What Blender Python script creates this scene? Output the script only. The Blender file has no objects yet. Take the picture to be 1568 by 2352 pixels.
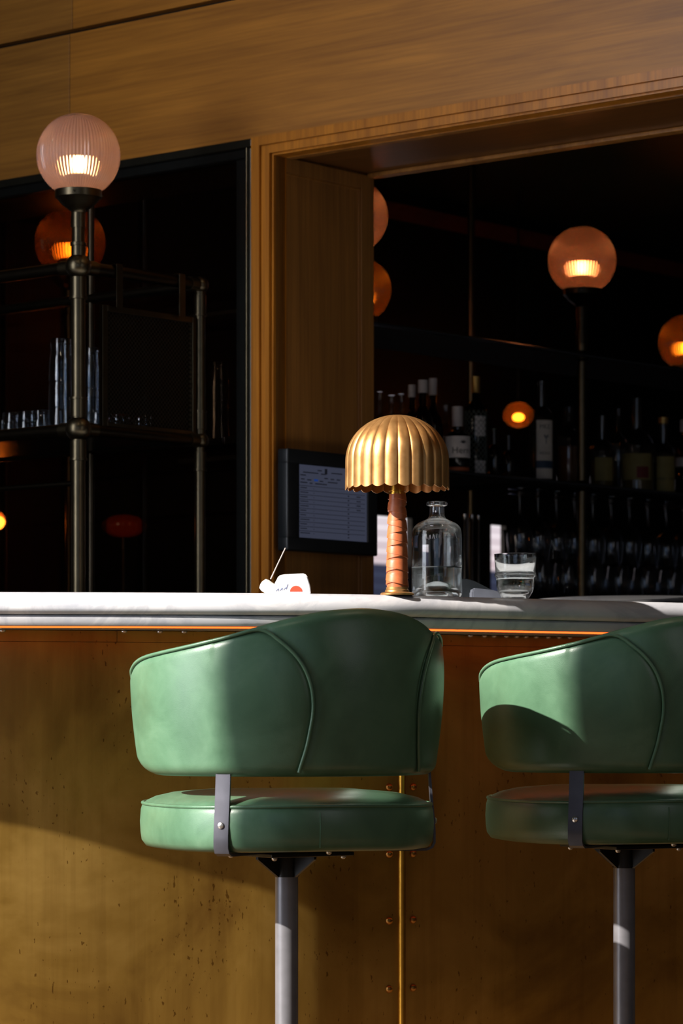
import bpy, bmesh, math, random
from mathutils import Vector, Matrix
random.seed(7)
SC = bpy.context.scene
COL = SC.collection
PI = math.pi
F = 6850.0           # focal length in pixels of the 1568x2352 frame
HOR = 1650.0         # horizon row
CAMZ = 0.84
# ------------------------------------------------------------------ camera
cam_d = bpy.data.cameras.new('camera')
cam = bpy.data.objects.new('camera', cam_d); COL.objects.link(cam)
cam.location = (0, 0, CAMZ); cam.rotation_euler = (PI/2, 0, 0)
cam_d.sensor_width = 36; cam_d.sensor_height = 36; cam_d.sensor_fit = 'AUTO'
cam_d.lens = F/2352*36
cam_d.shift_y = (HOR-1176)/2352
cam_d.clip_start = 0.05; cam_d.clip_end = 100
cam_d.dof.use_dof = True; cam_d.dof.focus_distance = 5.75; cam_d.dof.aperture_fstop = 7.1
SC.camera = cam
# ------------------------------------------------------------------ world, lights, exposure
SC.view_settings.view_transform = 'Standard'; SC.view_settings.look = 'None'
SC.view_settings.exposure = 0.0; SC.view_settings.gamma = 1.0; SC.view_settings.use_curve_mapping = False
SC.cycles.use_denoising = True
SC.cycles.max_bounces = 10; SC.cycles.transparent_max_bounces = 24; SC.cycles.transmission_bounces = 10
SC.cycles.glossy_bounces = 5; SC.cycles.diffuse_bounces = 4
SC.cycles.caustics_reflective = False; SC.cycles.caustics_refractive = False
SC.cycles.sample_clamp_indirect = 4.0
w = bpy.data.worlds.new('sky'); SC.world = w; w.use_nodes = True
w.node_tree.nodes['Background'].inputs[0].default_value = (0.55, 0.7, 1.0, 1)
w.node_tree.nodes['Background'].inputs[1].default_value = 0.8
SUN_AZ = Vector((-0.885, -0.466)); SUN_EL = math.radians(32)
sd = bpy.data.lights.new('sun', 'SUN'); sd.energy = 12.0; sd.angle = math.radians(0.6); sd.color = (1.0, 0.93, 0.84)
so = bpy.data.objects.new('sun', sd); COL.objects.link(so)
tosun = Vector((SUN_AZ.x*math.cos(SUN_EL), SUN_AZ.y*math.cos(SUN_EL), math.sin(SUN_EL)))
so.rotation_euler = tosun.to_track_quat('Z', 'Y').to_euler(); so.location = (-5, 0, 6)
def area(name, loc, direction, sx, sy, energy, color):
    d = bpy.data.lights.new(name, 'AREA'); d.shape = 'RECTANGLE'; d.size = sx; d.size_y = sy
    d.energy = energy; d.color = color
    o = bpy.data.objects.new(name, d); COL.objects.link(o); o.location = loc
    o.rotation_euler = Vector(direction).to_track_quat('-Z', 'Y').to_euler()
    return o
# daylight in the left window; near-left, right and front areas are added fill
area('daylight_left', (-3.06, 4.48, 2.1), (1, 0.05, -0.1), 1.4, 3.1, 88, (0.92, 0.94, 1.0))
area('fill_left_near', (-3.06, 2.2, 2.1), (1, 0.2, 0), 1.3, 2.1, 2, (0.92, 0.94, 1.0))
area('fill_right', (2.75, 2.6, 2.2), (-1, 0.25, -0.1), 1.5, 1.8, 6, (1.0, 0.86, 0.66))
area('fill_front', (-0.6, -1.95, 2.3), (0, 1, 0), 3.0, 2.0, 0.5, (1.0, 0.95, 0.9))
ld = bpy.data.lights.new('ceiling_downlight', 'POINT'); ld.energy = 11; ld.color = (1.0, 0.80, 0.55); ld.shadow_soft_size = 0.11
lo = bpy.data.objects.new('ceiling_downlight', ld); COL.objects.link(lo); lo.location = (-0.62, 4.47, 3.7)
lo2 = bpy.data.objects.new('marble_fill_right', ld.copy()); lo2.data.energy = 10; COL.objects.link(lo2); lo2.location = (1.0, 5.75, 3.8)  # unseen lamp added to brighten the right end of the marble
# ------------------------------------------------------------------ wall frame (u right-near along the wall, v into depth)
BD = Vector((0.64069, 0.76780)); UD = Vector((0.76780, -0.64069))
P0 = Vector((-0.1696, 7.35)); WROT = math.atan2(UD.y, UD.x)
def W(u, v, z=0.0):
    p = P0 + UD*u + BD*v
    return Vector((p.x, p.y, z))
def at(px, py, Y):
    return Vector(((px-784)*Y/F, Y, CAMZ+(HOR-py)*Y/F))
def on_line(o, d, px):
    k = (px-784)/F
    t = (k*o[1]-o[0])/(d[0]-k*d[1])
    return Vector((o[0]+t*d[0], o[1]+t*d[1]))
def zat(py, Y): return CAMZ+(HOR-py)*Y/F
# ------------------------------------------------------------------ materials
def lin(r, g, b):
    f = lambda c: (c/255/12.92) if c/255 <= 0.04045 else ((c/255+0.055)/1.055)**2.4
    return (f(r), f(g), f(b), 1)
class Nt:
    def __init__(s, name):
        s.m = bpy.data.materials.new(name); s.m.use_nodes = True
        s.t = s.m.node_tree; s.n = s.t.nodes; s.l = s.t.links
        s.b = s.n['Principled BSDF']; s.out = s.n['Material Output']
    def node(s, t, **kw):
        x = s.n.new(t)
        for k, v in kw.items():
            if k in x.inputs.keys() if isinstance(k, str) else False: x.inputs[k].default_value = v
            else: setattr(x, k, v)
        return x
    def link(s, a, b): s.l.new(a, b)
    def coord(s, scale=(1, 1, 1), kind='Object', rot=(0, 0, 0)):
        tc = s.n.new('ShaderNodeTexCoord'); mp = s.n.new('ShaderNodeMapping')
        mp.inputs['Scale'].default_value = scale; mp.inputs['Rotation'].default_value = rot
        s.link(tc.outputs[kind], mp.inputs[0]); return mp.outputs[0]
    def noise(s, vec, scale=5, detail=4, rough=0.5, dist=0):
        x = s.n.new('ShaderNodeTexNoise'); x.inputs['Scale'].default_value = scale
        x.inputs['Detail'].default_value = detail; x.inputs['Roughness'].default_value = rough
        x.inputs['Distortion'].default_value = dist
        s.link(vec, x.inputs['Vector']); return x.outputs['Fac']
    def ramp(s, fac, stops):
        x = s.n.new('ShaderNodeValToRGB'); r = x.color_ramp
        while len(r.elements) < len(stops): r.elements.new(0.5)
        for e, (p, c) in zip(r.elements, stops):
            e.position = p; e.color = c if len(c) == 4 else (*c, 1)
        s.link(fac, x.inputs[0]); return x.outputs[0]
    def mix(s, fac, a, b, mode='MIX'):
        x = s.n.new('ShaderNodeMix'); x.data_type = 'RGBA'; x.blend_type = mode
        for sock, v in ((x.inputs[0], fac), (x.inputs[6], a), (x.inputs[7], b)):
            if hasattr(v, 'links') or hasattr(v, 'is_linked'): s.link(v, sock)
            else: sock.default_value = v
        return x.outputs[2]
    def bump(s, h, strength=0.2, dist=0.01):
        x = s.n.new('ShaderNodeBump'); x.inputs['Strength'].default_value = strength
        x.inputs['Distance'].default_value = dist; s.link(h, x.inputs['Height'])
        s.link(x.outputs[0], s.b.inputs['Normal']); return x.outputs[0]
    def set(s, **kw):
        for k, v in kw.items(): s.b.inputs[k.replace('_', ' ')].default_value = v
        return s
def plain(name, col, rough=0.5, metal=0.0, **kw):
    n = Nt(name); n.set(Base_Color=col if len(col) == 4 else (*col, 1), Roughness=rough, Metallic=metal)
    v = n.coord(); f = n.noise(v, 30, 3)
    c = n.b.inputs['Base Color'].default_value[:]
    n.link(n.ramp(f, [(0.3, (c[0]*.88, c[1]*.88, c[2]*.88, 1)), (0.7, (min(1, c[0]*1.1), min(1, c[1]*1.1), min(1, c[2]*1.1), 1))]), n.b.inputs['Base Color'])
    for k, x in kw.items(): n.b.inputs[k.replace('_', ' ')].default_value = x
    return n.m
def wood(name, dark, light, axis='x', rough=0.42, coat=0.0, sc=1.0):
    n = Nt(name)
    s = {'x': (0.6*sc, 9*sc, 9*sc), 'z': (11*sc, 11*sc, 0.55*sc)}[axis]
    v = n.coord(s)
    f1 = n.noise(v, 2.2, 6, 0.62, 0.6)
    s2 = {'x': (3, 130, 130), 'z': (150, 150, 3)}[axis]
    f2 = n.noise(n.coord(s2), 1.0, 3, 0.5)
    s3 = {'x': (0.8, 2.0, 3.0), 'z': (2, 2, .7)}[axis]
    f3 = n.noise(n.coord(s3), 1.2, 2, 0.5)
    c = n.ramp(f1, [(0.24, dark), (0.62, light), (0.8, tuple(x*1.08 for x in light[:3])+(1,))])
    c2 = n.mix(0.35, c, n.ramp(f2, [(0.35, (0.45, 0.4, 0.35, 1)), (0.6, (1, 1, 1, 1))]), 'MULTIPLY')
    c3 = n.mix(0.5, c2, n.ramp(f3, [(0.3, (0.86, 0.83, 0.8, 1)), (0.7, (1, 1, 1, 1))]), 'MULTIPLY')
    n.link(c3, n.b.inputs['Base Color'])
    n.set(Roughness=rough); n.b.inputs['Coat Weight'].default_value = coat
    n.b.inputs['Coat Roughness'].default_value = 0.15
    n.bump(f2, 0.08, 0.002)
    return n.m
M = {}
M['wood_h'] = wood('oak_horizontal', lin(134, 84, 24), lin(176, 116, 38), 'x')
M['wood_h2'] = wood('oak_horizontal_duller', lin(126, 82, 28), lin(162, 110, 42), 'x')
M['wood_casing'] = wood('oak_casing', lin(142, 84, 18), lin(190, 120, 30), 'z', 0.36)
M['wood_v'] = wood('oak_vertical', lin(118, 74, 30), lin(166, 112, 50), 'z', 0.38)
M['wood_panel'] = wood('oak_panel', lin(122, 82, 38), lin(166, 114, 54), 'z', 0.4)
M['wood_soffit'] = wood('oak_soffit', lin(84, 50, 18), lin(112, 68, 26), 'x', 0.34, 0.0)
M['wood_dark'] = wood('dark_red_wood', lin(60, 28, 18), lin(84, 40, 24), 'z', 0.35)
M['black_wall'] = plain('black_wall', (0.006, 0.007, 0.006), 0.5)
M['green_wall'] = plain('dark_green_paint', (0.07, 0.09, 0.05), 0.45)
M['crown'] = plain('oxblood_moulding', (0.35, 0.07, 0.04), 0.4)
M['black_steel'] = plain('black_steel', (0.012, 0.013, 0.012), 0.32, 0.6)
M['shelf_steel'] = plain('shelf_steel', (0.003, 0.0035, 0.004), 0.8, 0.0)
M['rail_steel'] = plain('blue_steel_edge', (0.22, 0.25, 0.32), 0.25, 1.0)
M['frame'] = plain('black_frame', (0.03, 0.028, 0.02), 0.3, 0.7)
M['old_brass'] = plain('aged_brass_pipe', (0.105, 0.085, 0.052), 0.33, 1.0)
M['dark_brass'] = plain('dark_brass_pipe', (0.045, 0.036, 0.024), 0.33, 1.0)
M['wall'] = plain('room_plaster', (0.07, 0.06, 0.05), 0.8)
M['floor'] = wood('floorboards', lin(96, 76, 50), lin(124, 98, 68), 'x', 0.5)
M['steel'] = plain('chrome', (0.55, 0.56, 0.58), 0.2, 1.0)
M['bolt'] = plain('zinc_bolt', (0.6, 0.58, 0.55), 0.3, 0.9)
M['pole'] = plain('grey_painted_steel', lin(128, 127, 132), 0.32, 0.4)
M['strap'] = plain('gunmetal_flat_bar', lin(84, 84, 92), 0.38, 0.6)
M['bracket'] = plain('black_bracket', (0.018, 0.018, 0.018), 0.35, 0.5)
M['black_plastic'] = plain('black_plastic', (0.010, 0.012, 0.014), 0.32)
M['grey_plastic'] = plain('grey_plastic', (0.09, 0.097, 0.12), 0.35)
M['tray'] = plain('black_tray', (0.012, 0.012, 0.013), 0.22)
M['white'] = plain('white_card', (0.82, 0.80, 0.80), 0.6)
M['offwhite'] = plain('offwhite_plastic', (0.72, 0.71, 0.66), 0.45)
M['red'] = plain('red_print', lin(235, 70, 45), 0.5)
M['bluegrey'] = plain('blue_grey_print', lin(110, 122, 160), 0.6)
M['wire'] = plain('grey_wire', (0.42, 0.36, 0.34), 0.5)
M['label'] = plain('bottle_label_paper', (0.72, 0.69, 0.68), 0.7)
M['label_dim'] = plain('cream_label_paper', (0.62, 0.58, 0.52), 0.7)
M['label_yellow'] = plain('olive_label_paper', (0.26, 0.21, 0.07), 0.7)
M['label_ink'] = plain('dark_ink', (0.03, 0.03, 0.035), 0.6)
M['label_blue'] = plain('navy_label_band', (0.02, 0.05, 0.10), 0.6)
M['label_red'] = plain('dark_red_label', (0.16, 0.012, 0.012), 0.6)
M['cap_white'] = plain('white_bottle_cap', (0.50, 0.46, 0.46), 0.5)
M['cap_gold'] = plain('gold_bottle_cap', (0.45, 0.28, 0.08), 0.35, 0.7)
def marble():
    n = Nt('white_marble'); v = n.coord((1, 1, 1))
    f = n.noise(v, 3.2, 8, 0.62, 1.6)
    g = n.noise(n.coord((1.4, 1.4, 3)), 1.7, 6, 0.6, 2.4)
    c1 = n.ramp(f, [(0.42, lin(204, 203, 208)), (0.5, lin(156, 158, 168)), (0.56, lin(206, 205, 208))])
    c2 = n.ramp(g, [(0.35, lin(188, 190, 198)), (0.6, lin(214, 212, 214))])
    n.link(n.mix(0.6, c1, c2), n.b.inputs['Base Color']); n.set(Roughness=0.3)
    return n.m
M['marble'] = marble()
def leather():
    n = Nt('green_leather'); v = n.coord((1, 1, 1))
    f = n.noise(v, 9, 6, 0.6, 0.5)
    c = n.ramp(f, [(0.3, lin(68, 99, 76)), (0.55, lin(81, 115, 89)), (0.75, lin(93, 126, 100))])
    g = n.noise(n.coord((1, 1, 1)), 60, 3)
    c = n.mix(0.25, c, n.ramp(g, [(0.35, (0.8, 0.85, 0.8, 1)), (0.65, (1, 1, 1, 1))]), 'MULTIPLY')
    n.link(c, n.b.inputs['Base Color']); n.set(Roughness=0.34)
    n.link(n.ramp(f, [(0.3, (0.27,)*3), (0.7, (0.42,)*3)]), n.b.inputs['Roughness'])
    vo = n.n.new('ShaderNodeTexVoronoi'); vo.inputs['Scale'].default_value = 700; n.link(v, vo.inputs['Vector'])
    w1 = n.noise(v, 22, 3)
    ad = n.node('ShaderNodeMath', operation='MULTIPLY_ADD'); n.link(w1, ad.inputs[0]); ad.inputs[1].default_value = 3.0
    n.link(vo.outputs['Distance'], ad.inputs[2])
    n.bump(ad.outputs[0], 0.10, 0.001)
    return n.m
M['leather'] = leather()
def brass_sheet():
    n = Nt('worn_brass_sheet'); v = n.coord((1, 1, 1))
    f = n.noise(v, 2.6, 7, 0.62, 0.8)
    c = n.ramp(f, [(0.28, lin(136, 98, 42)), (0.5, lin(172, 134, 60)), (0.75, lin(198, 160, 84))])
    st = n.noise(n.coord((34, 34, 1.3)), 1.0, 4, 0.6)                 # vertical runs
    c = n.mix(0.22, c, n.ramp(st, [(0.36, (0.52, 0.45, 0.35, 1)), (0.52, (1, 1, 1, 1))]), 'MULTIPLY')
    sp = n.noise(n.coord((1, 1, 0.42)), 150, 2, 0.5)                   # dark specks and drips
    msk = n.noise(v, 5.0, 2)
    mm = n.node('ShaderNodeMath', operation='MULTIPLY_ADD'); n.link(msk, mm.inputs[0]); mm.inputs[1].default_value = 0.35; n.link(sp, mm.inputs[2])
    c = n.mix(1.0, c, n.ramp(mm.outputs[0], [(0.885, (1, 1, 1, 1)), (0.91, (0.45, 0.38, 0.28, 1))]), 'MULTIPLY')
    n.link(c, n.b.inputs['Base Color'])
    r = n.ramp(f, [(0.3, (0.27,)*3), (0.7, (0.44,)*3)])
    n.link(r, n.b.inputs['Roughness']); n.set(Metallic=0.76)
    w1 = n.noise(n.coord((1, 1, 0.6)), 6, 4, 0.55)
    n.bump(w1, 0.25, 0.004)
    return n.m
M['brass_sheet'] = brass_sheet()
M['brass'] = plain('polished_brass', lin(200, 150, 60), 0.28, 1.0)
M['rivet'] = plain('copper_rivet', lin(160, 116, 62), 0.3, 1.0)
def shade_brass():
    n = Nt('brushed_gold_shade'); v = n.coord((1, 1, 1)); f = n.noise(v, 40, 5, 0.6)
    n.link(n.ramp(f, [(0.3, lin(182, 132, 78)), (0.7, lin(202, 154, 98))]), n.b.inputs['Base Color'])
    n.link(n.ramp(f, [(0.3, (0.38,)*3), (0.7, (0.46,)*3)]), n.b.inputs['Roughness'])
    n.set(Metallic=0.84); n.bump(n.noise(n.coord((1, 1, 1)), 90, 2), 0.03, 0.001)
    return n.m
M['shade'] = shade_brass()
def tan():
    n = Nt('tan_leather'); v = n.coord((1, 1, 1)); f = n.noise(v, 60, 4)
    n.link(n.ramp(f, [(0.3, lin(168, 86, 48)), (0.7, lin(194, 106, 62))]), n.b.inputs['Base Color'])
    n.set(Roughness=0.42); n.bump(f, 0.1, 0.001); return n.m
M['tan'] = tan()
M['meniscus_glint'] = plain('painted_waterline_glint', (0.8, 0.85, 0.9), 0.1)
def glass(name, col=(1, 1, 1, 1), rough=0.0, ior=1.45):
    n = Nt(name); g = n.n.new('ShaderNodeBsdfGlass'); g.inputs['Color'].default_value = col
    g.inputs['Roughness'].default_value = rough; g.inputs['IOR'].default_value = ior
    tr = n.n.new('ShaderNodeBsdfTransparent'); tr.inputs[0].default_value = col
    mx = n.n.new('ShaderNodeMixShader'); mx.inputs[0].default_value = 0.93
    n.link(tr.outputs[0], mx.inputs[1]); n.link(g.outputs[0], mx.inputs[2])
    n.link(mx.outputs[0], n.out.inputs[0]); return n.m
M['glass'] = glass('clear_glass', (0.97, 0.985, 0.985, 1))
M['water'] = glass('water', (0.97, 0.985, 0.99, 1), 0, 1.33)
def schlick(n, f0):
    lw = n.n.new('ShaderNodeLayerWeight'); lw.inputs['Blend'].default_value = 0.5
    pw = n.node('ShaderNodeMath', operation='POWER'); n.link(lw.outputs['Facing'], pw.inputs[0]); pw.inputs[1].default_value = 4.0
    ma = n.node('ShaderNodeMath', operation='MULTIPLY_ADD'); n.link(pw.outputs[0], ma.inputs[0]); ma.inputs[1].default_value = 1-f0; ma.inputs[2].default_value = f0
    return ma.outputs[0]
def thin(name, tint, gloss=1.0, rough=0.05, bump=0.0, ior=1.5):
    """thin see-through glass: tinted transparency plus fresnel reflection"""
    n = Nt(name); tr = n.n.new('ShaderNodeBsdfTransparent'); tr.inputs[0].default_value = tint
    gl = n.n.new('ShaderNodeBsdfGlossy'); gl.inputs['Roughness'].default_value = rough
    gl.inputs['Color'].default_value = (gloss, gloss, gloss, 1)
    mx = n.n.new('ShaderNodeMixShader'); n.link(schlick(n, ((ior-1)/(ior+1))**2), mx.inputs[0])
    n.link(tr.outputs[0], mx.inputs[1]); n.link(gl.outputs[0], mx.inputs[2]); n.link(mx.outputs[0], n.out.inputs[0])
    return n.m
M['thin_glass'] = thin('thin_clear_glass', (0.84, 0.87, 0.90, 1), 0.7, 0.08, ior=1.6)
M['thin_dark'] = thin('thin_dark_green_glass', (0.05, 0.10, 0.06, 1), 1, 0.08)
M['thin_amber'] = thin('thin_amber_glass', (0.36, 0.14, 0.04, 1), 1, 0.1)
M['thin_red'] = thin('thin_red_glass', (0.14, 0.012, 0.008, 1), 1, 0.1)
M['smoked'] = thin('smoked_pane', (0.72, 0.62, 0.52, 1), 0.6, 0.03, ior=1.45)
def emit(name, col, s):
    n = Nt(name); e = n.n.new('ShaderNodeEmission'); e.inputs[0].default_value = (*col, 1); e.inputs[1].default_value = s
    n.link(e.outputs[0], n.out.inputs[0]); return n.m
M['bulb'] = emit('warm_bulb', (1, 0.52, 0.20), 30)
M['bulb_reflected'] = emit('amber_reflected_bulb', (1, 0.40, 0.06), 18)
M['led'] = emit('amber_led', (1, 0.125, 0.018), 2.8)
def globe_mat(name, tint, dif, ktrans=0.25, kdif=0.36):
    n = Nt(name)
    rf = n.n.new('ShaderNodeBsdfRefraction'); rf.inputs['Color'].default_value = tint; rf.inputs['Roughness'].default_value = 0.12; rf.inputs['IOR'].default_value = 1.32
    tr = n.n.new('ShaderNodeBsdfTransparent'); tr.inputs[0].default_value = tint
    tl = n.n.new('ShaderNodeBsdfTranslucent'); tl.inputs['Color'].default_value = dif
    df = n.n.new('ShaderNodeBsdfDiffuse'); df.inputs['Color'].default_value = dif
    gl = n.n.new('ShaderNodeBsdfGlossy'); gl.inputs['Roughness'].default_value = 0.12
    def mx(f, a, b):
        x = n.n.new('ShaderNodeMixShader')
        if isinstance(f, float): x.inputs[0].default_value = f
        else: n.link(f, x.inputs[0])
        n.link(a.outputs[0], x.inputs[1]); n.link(b.outputs[0], x.inputs[2]); return x
    a = mx(ktrans, rf, tr); d = mx(0.45, tl, df); b = mx(kdif, a, d)
    c = mx(schlick(n, 0.05), b, gl); n.link(c.outputs[0], n.out.inputs[0]); return n.m
M['globe'] = globe_mat('pink_ribbed_glass', (0.97, 0.80, 0.76, 1), (0.85, 0.62, 0.60, 1))
M['globe_warm'] = globe_mat('salmon_ribbed_glass', (0.80, 0.42, 0.30, 1), (0.55, 0.26, 0.17, 1))
M['globe_reflected'] = globe_mat('amber_reflected_globe', (0.85, 0.42, 0.12, 1), (0.45, 0.17, 0.05, 1))  # darker amber glass for globes standing in for reflections
def perforated():
    n = Nt('perforated_bronze'); v = n.coord((1, 1, 1))
    n.set(Base_Color=(0.03, 0.027, 0.02, 1), Roughness=0.4, Metallic=0.7)
    vo = n.n.new('ShaderNodeTexVoronoi'); vo.inputs['Randomness'].default_value = 0.0; vo.inputs['Scale'].default_value = 120
    mp = n.coord((1, 1, 1), rot=(0, math.radians(45), 0)); n.link(mp, vo.inputs['Vector'])
    gt = n.node('ShaderNodeMath', operation='GREATER_THAN'); n.link(vo.outputs['Distance'], gt.inputs[0]); gt.inputs[1].default_value = 0.42
    n.link(gt.outputs[0], n.b.inputs['Alpha']); return n.m
M['perforated'] = perforated()
def reflected_daylight():
    """mirrored daylight built as a glowing panel: pale with faint brick lines above, blue-grey below"""
    n = Nt('mirrored_daylight'); e = n.n.new('ShaderNodeEmission')
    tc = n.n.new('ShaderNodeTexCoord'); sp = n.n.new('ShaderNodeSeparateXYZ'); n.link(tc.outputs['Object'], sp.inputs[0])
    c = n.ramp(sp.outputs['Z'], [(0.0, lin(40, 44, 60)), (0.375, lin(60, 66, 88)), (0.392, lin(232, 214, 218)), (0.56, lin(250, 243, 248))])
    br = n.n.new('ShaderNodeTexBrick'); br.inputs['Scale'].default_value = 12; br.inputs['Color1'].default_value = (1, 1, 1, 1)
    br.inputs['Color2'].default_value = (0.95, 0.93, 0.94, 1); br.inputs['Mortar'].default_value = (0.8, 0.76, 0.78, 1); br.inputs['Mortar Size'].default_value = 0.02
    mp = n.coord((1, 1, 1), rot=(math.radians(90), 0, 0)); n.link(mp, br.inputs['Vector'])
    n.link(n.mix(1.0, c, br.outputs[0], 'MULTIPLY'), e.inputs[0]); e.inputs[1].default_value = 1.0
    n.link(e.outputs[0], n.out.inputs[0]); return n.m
M['daylight_reflected'] = reflected_daylight()  # emissive stand-in for daylight caught in a mirror
def screen_mat():
    n = Nt('screen_glow'); n.set(Base_Color=(0.02, 0.022, 0.03, 1), Roughness=0.12)
    n.b.inputs['Emission Color'].default_value = (0.40, 0.45, 0.72, 1); n.b.inputs['Emission Strength'].default_value = 0.085
    return n.m
M['screen'] = screen_mat()
M['screen_ink'] = emit('screen_dark_text', (0.3, 0.32, 0.45), 0.02)
M['screen_blue'] = emit('screen_blue_button', (0.03, 0.12, 0.6), 0.28)
# ------------------------------------------------------------------ mesh helpers
def mkobj(name, bm, mat, parent=None, smooth=True, loc=None, rz=None, angle=35):
    me = bpy.data.meshes.new(name)
    bmesh.ops.recalc_face_normals(bm, faces=bm.faces[:])
    if smooth:
        lim = math.radians(angle)
        for f in bm.faces: f.smooth = True
        for e in bm.edges:
            if len(e.link_faces) == 2 and e.calc_face_angle(0) > lim: e.smooth = False
    bm.to_mesh(me); bm.free()
    if mat: me.materials.append(M[mat] if isinstance(mat, str) else mat)
    o = bpy.data.objects.new(name, me); COL.objects.link(o)
    if parent: o.parent = parent
    if loc is not None: o.location = loc
    if rz is not None: o.rotation_euler = (0, 0, rz)
    return o
def tag(o, label, cat, group=None, kind=None):
    o['label'] = label; o['category'] = cat
    if group: o['group'] = group
    if kind: o['kind'] = kind
    return o
def struct(o): o['kind'] = 'structure'; return o
def thing(name, label, cat, loc=(0, 0, 0), rz=0, group=None):
    o = bpy.data.objects.new(name, None); COL.objects.link(o); o.location = loc; o.rotation_euler = (0, 0, rz)
    o.empty_display_size = 0.05
    return tag(o, label, cat, group)
def B(): return bmesh.new()
def box(bm, x0, x1, y0, y1, z0, z1, bevel=0.0):
    vs = [bm.verts.new((x, y, z)) for z in (z0, z1) for x, y in ((x0, y0), (x1, y0), (x1, y1), (x0, y1))]
    fs = [bm.faces.new([vs[i] for i in q]) for q in ((0, 3, 2, 1), (4, 5, 6, 7), (0, 1, 5, 4), (1, 2, 6, 5), (2, 3, 7, 6), (3, 0, 4, 7))]
    if bevel > 0:
        es = list({e for f in fs for e in f.edges})
        bmesh.ops.bevel(bm, geom=es, offset=bevel, segments=3, affect='EDGES', profile=0.5)
    return bm
def prism(bm, pts, axis_from, axis_to, plane='xz', bevel=0):
    def P(a, b, t): return (a, t, b) if plane == 'xz' else ((a, b, t) if plane == 'xy' else (t, a, b))
    n = len(pts)
    v0 = [bm.verts.new(P(a, b, axis_from)) for a, b in pts]; v1 = [bm.verts.new(P(a, b, axis_to)) for a, b in pts]
    fs = [bm.faces.new(v0), bm.faces.new(v1[::-1])]
    for i in range(n): fs.append(bm.faces.new((v0[i], v1[i], v1[(i+1) % n], v0[(i+1) % n])))
    if bevel:
        es = list({e for f in fs for e in f.edges}); bmesh.ops.bevel(bm, geom=es, offset=bevel, segments=2, affect='EDGES')
    return bm
def lathe(bm, prof, seg=48, c=(0, 0, 0), rfun=None):
    """prof: list of (r, z); r==0 makes a pole"""
    rings = []
    for r, z in prof:
        if r < 1e-6: rings.append([bm.verts.new((c[0], c[1], c[2]+z))])
        else:
            ring = []
            for i in range(seg):
                a = 2*PI*i/seg; k = rfun(a, z, r) if rfun else r
                ring.append(bm.verts.new((c[0]+k*math.cos(a), c[1]+k*math.sin(a), c[2]+z)))
            rings.append(ring)
    for a, b in zip(rings, rings[1:]):
        if len(a) == 1 and len(b) == 1: continue
        for i in range(seg):
            j = (i+1) % seg
            if len(a) == 1: bm.faces.new((a[0], b[i], b[j]))
            elif len(b) == 1: bm.faces.new((a[i], b[0], a[j]))
            else: bm.faces.new((a[i], b[i], b[j], a[j]))
    return bm
def frame_of(t):
    up = Vector((0, 0, 1)) if abs(t.z) < 0.92 else Vector((1, 0, 0))
    n = t.cross(up).normalized(); return n, n.cross(t).normalized()
def tube(bm, pts, r, seg=14, cap=True, closed=False):
    pts = [Vector(p) for p in pts]; n = len(pts); rings = []
    T = []
    for i in range(n):
        a = pts[(i-1) % n] if (closed or i > 0) else pts[i]; b = pts[(i+1) % n] if (closed or i < n-1) else pts[i]
        T.append((b-a).normalized())
    nn, _ = frame_of(T[0])
    for i in range(n):
        nn = (nn - T[i]*nn.dot(T[i])).normalized(); bb = T[i].cross(nn)
        rr = r[i] if isinstance(r, (list, tuple)) else r
        rings.append([bm.verts.new(pts[i]+(nn*math.cos(2*PI*k/seg)+bb*math.sin(2*PI*k/seg))*rr) for k in range(seg)])
    pairs = list(zip(rings, rings[1:])) + ([(rings[-1], rings[0])] if closed else [])
    for a, b in pairs:
        for k in range(seg): bm.faces.new((a[k], a[(k+1) % seg], b[(k+1) % seg], b[k]))
    if cap and not closed: bm.faces.new(rings[0][::-1]); bm.faces.new(rings[-1])
    return bm
def sphere(bm, c, r, sx=1, sy=1, sz=1, seg=24):
    g = bmesh.ops.create_uvsphere(bm, u_segments=seg, v_segments=seg//2, radius=r)
    for v in g['verts']: v.co = Vector((v.co.x*sx+c[0], v.co.y*sy+c[1], v.co.z*sz+c[2]))
    return bm
def text_bm(txt, size, place):
    """letters as a mesh; place maps (x, z) of the flat text, centred, to a 3-D point"""
    cu = bpy.data.curves.new('txt', 'FONT'); cu.body = txt; cu.size = size; cu.align_x = 'CENTER'; cu.align_y = 'CENTER'
    cu.resolution_u = 3
    o = bpy.data.objects.new('txt', cu); COL.objects.link(o)
    dg = bpy.context.evaluated_depsgraph_get(); me = bpy.data.meshes.new_from_object(o.evaluated_get(dg))
    bm = B(); bm.from_mesh(me)
    for v in bm.verts: v.co = Vector(place(v.co.x, v.co.y))
    bpy.data.objects.remove(o); bpy.data.curves.remove(cu); bpy.data.meshes.remove(me)
    return bm
# ------------------------------------------------------------------ bar plan curve (front nose line of the marble)
NOSE = [(-2.96, 5.742), (-2.0, 5.80), (-1.2, 5.855), (-0.674, 5.892), (-0.194, 5.945), (0.06, 6.02), (0.25, 6.13), (0.50, 6.29), (0.745, 6.45), (1.3, 6.80), (2.0, 7.24)]
def catmull(P, k=14):
    out = []; P = [Vector(p) for p in P]; Q = [P[0]*2-P[1]] + P + [P[-1]*2-P[-2]]
    for i in range(1, len(Q)-2):
        a, b, c, d = Q[i-1:i+3]
        for j in range(k):
            t = j/k
            out.append(0.5*((2*b)+(c-a)*t+(2*a-5*b+4*c-d)*t*t+(3*b-3*c+d-a)*t**3))
    out.append(P[-1]); return out
CUR = catmull(NOSE)
NRM = []
for i in range(len(CUR)):
    t = (CUR[min(i+1, len(CUR)-1)]-CUR[max(i-1, 0)]).normalized(); NRM.append(Vector((-t.y, t.x)))   # points inward (away from camera)
def EX(c):       # the clad front sits a little further back where the bar bends away
    t = max(0, min(1, (c.x+0.75)/0.6)); return 0.065*t*t*(3-2*t)
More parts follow.
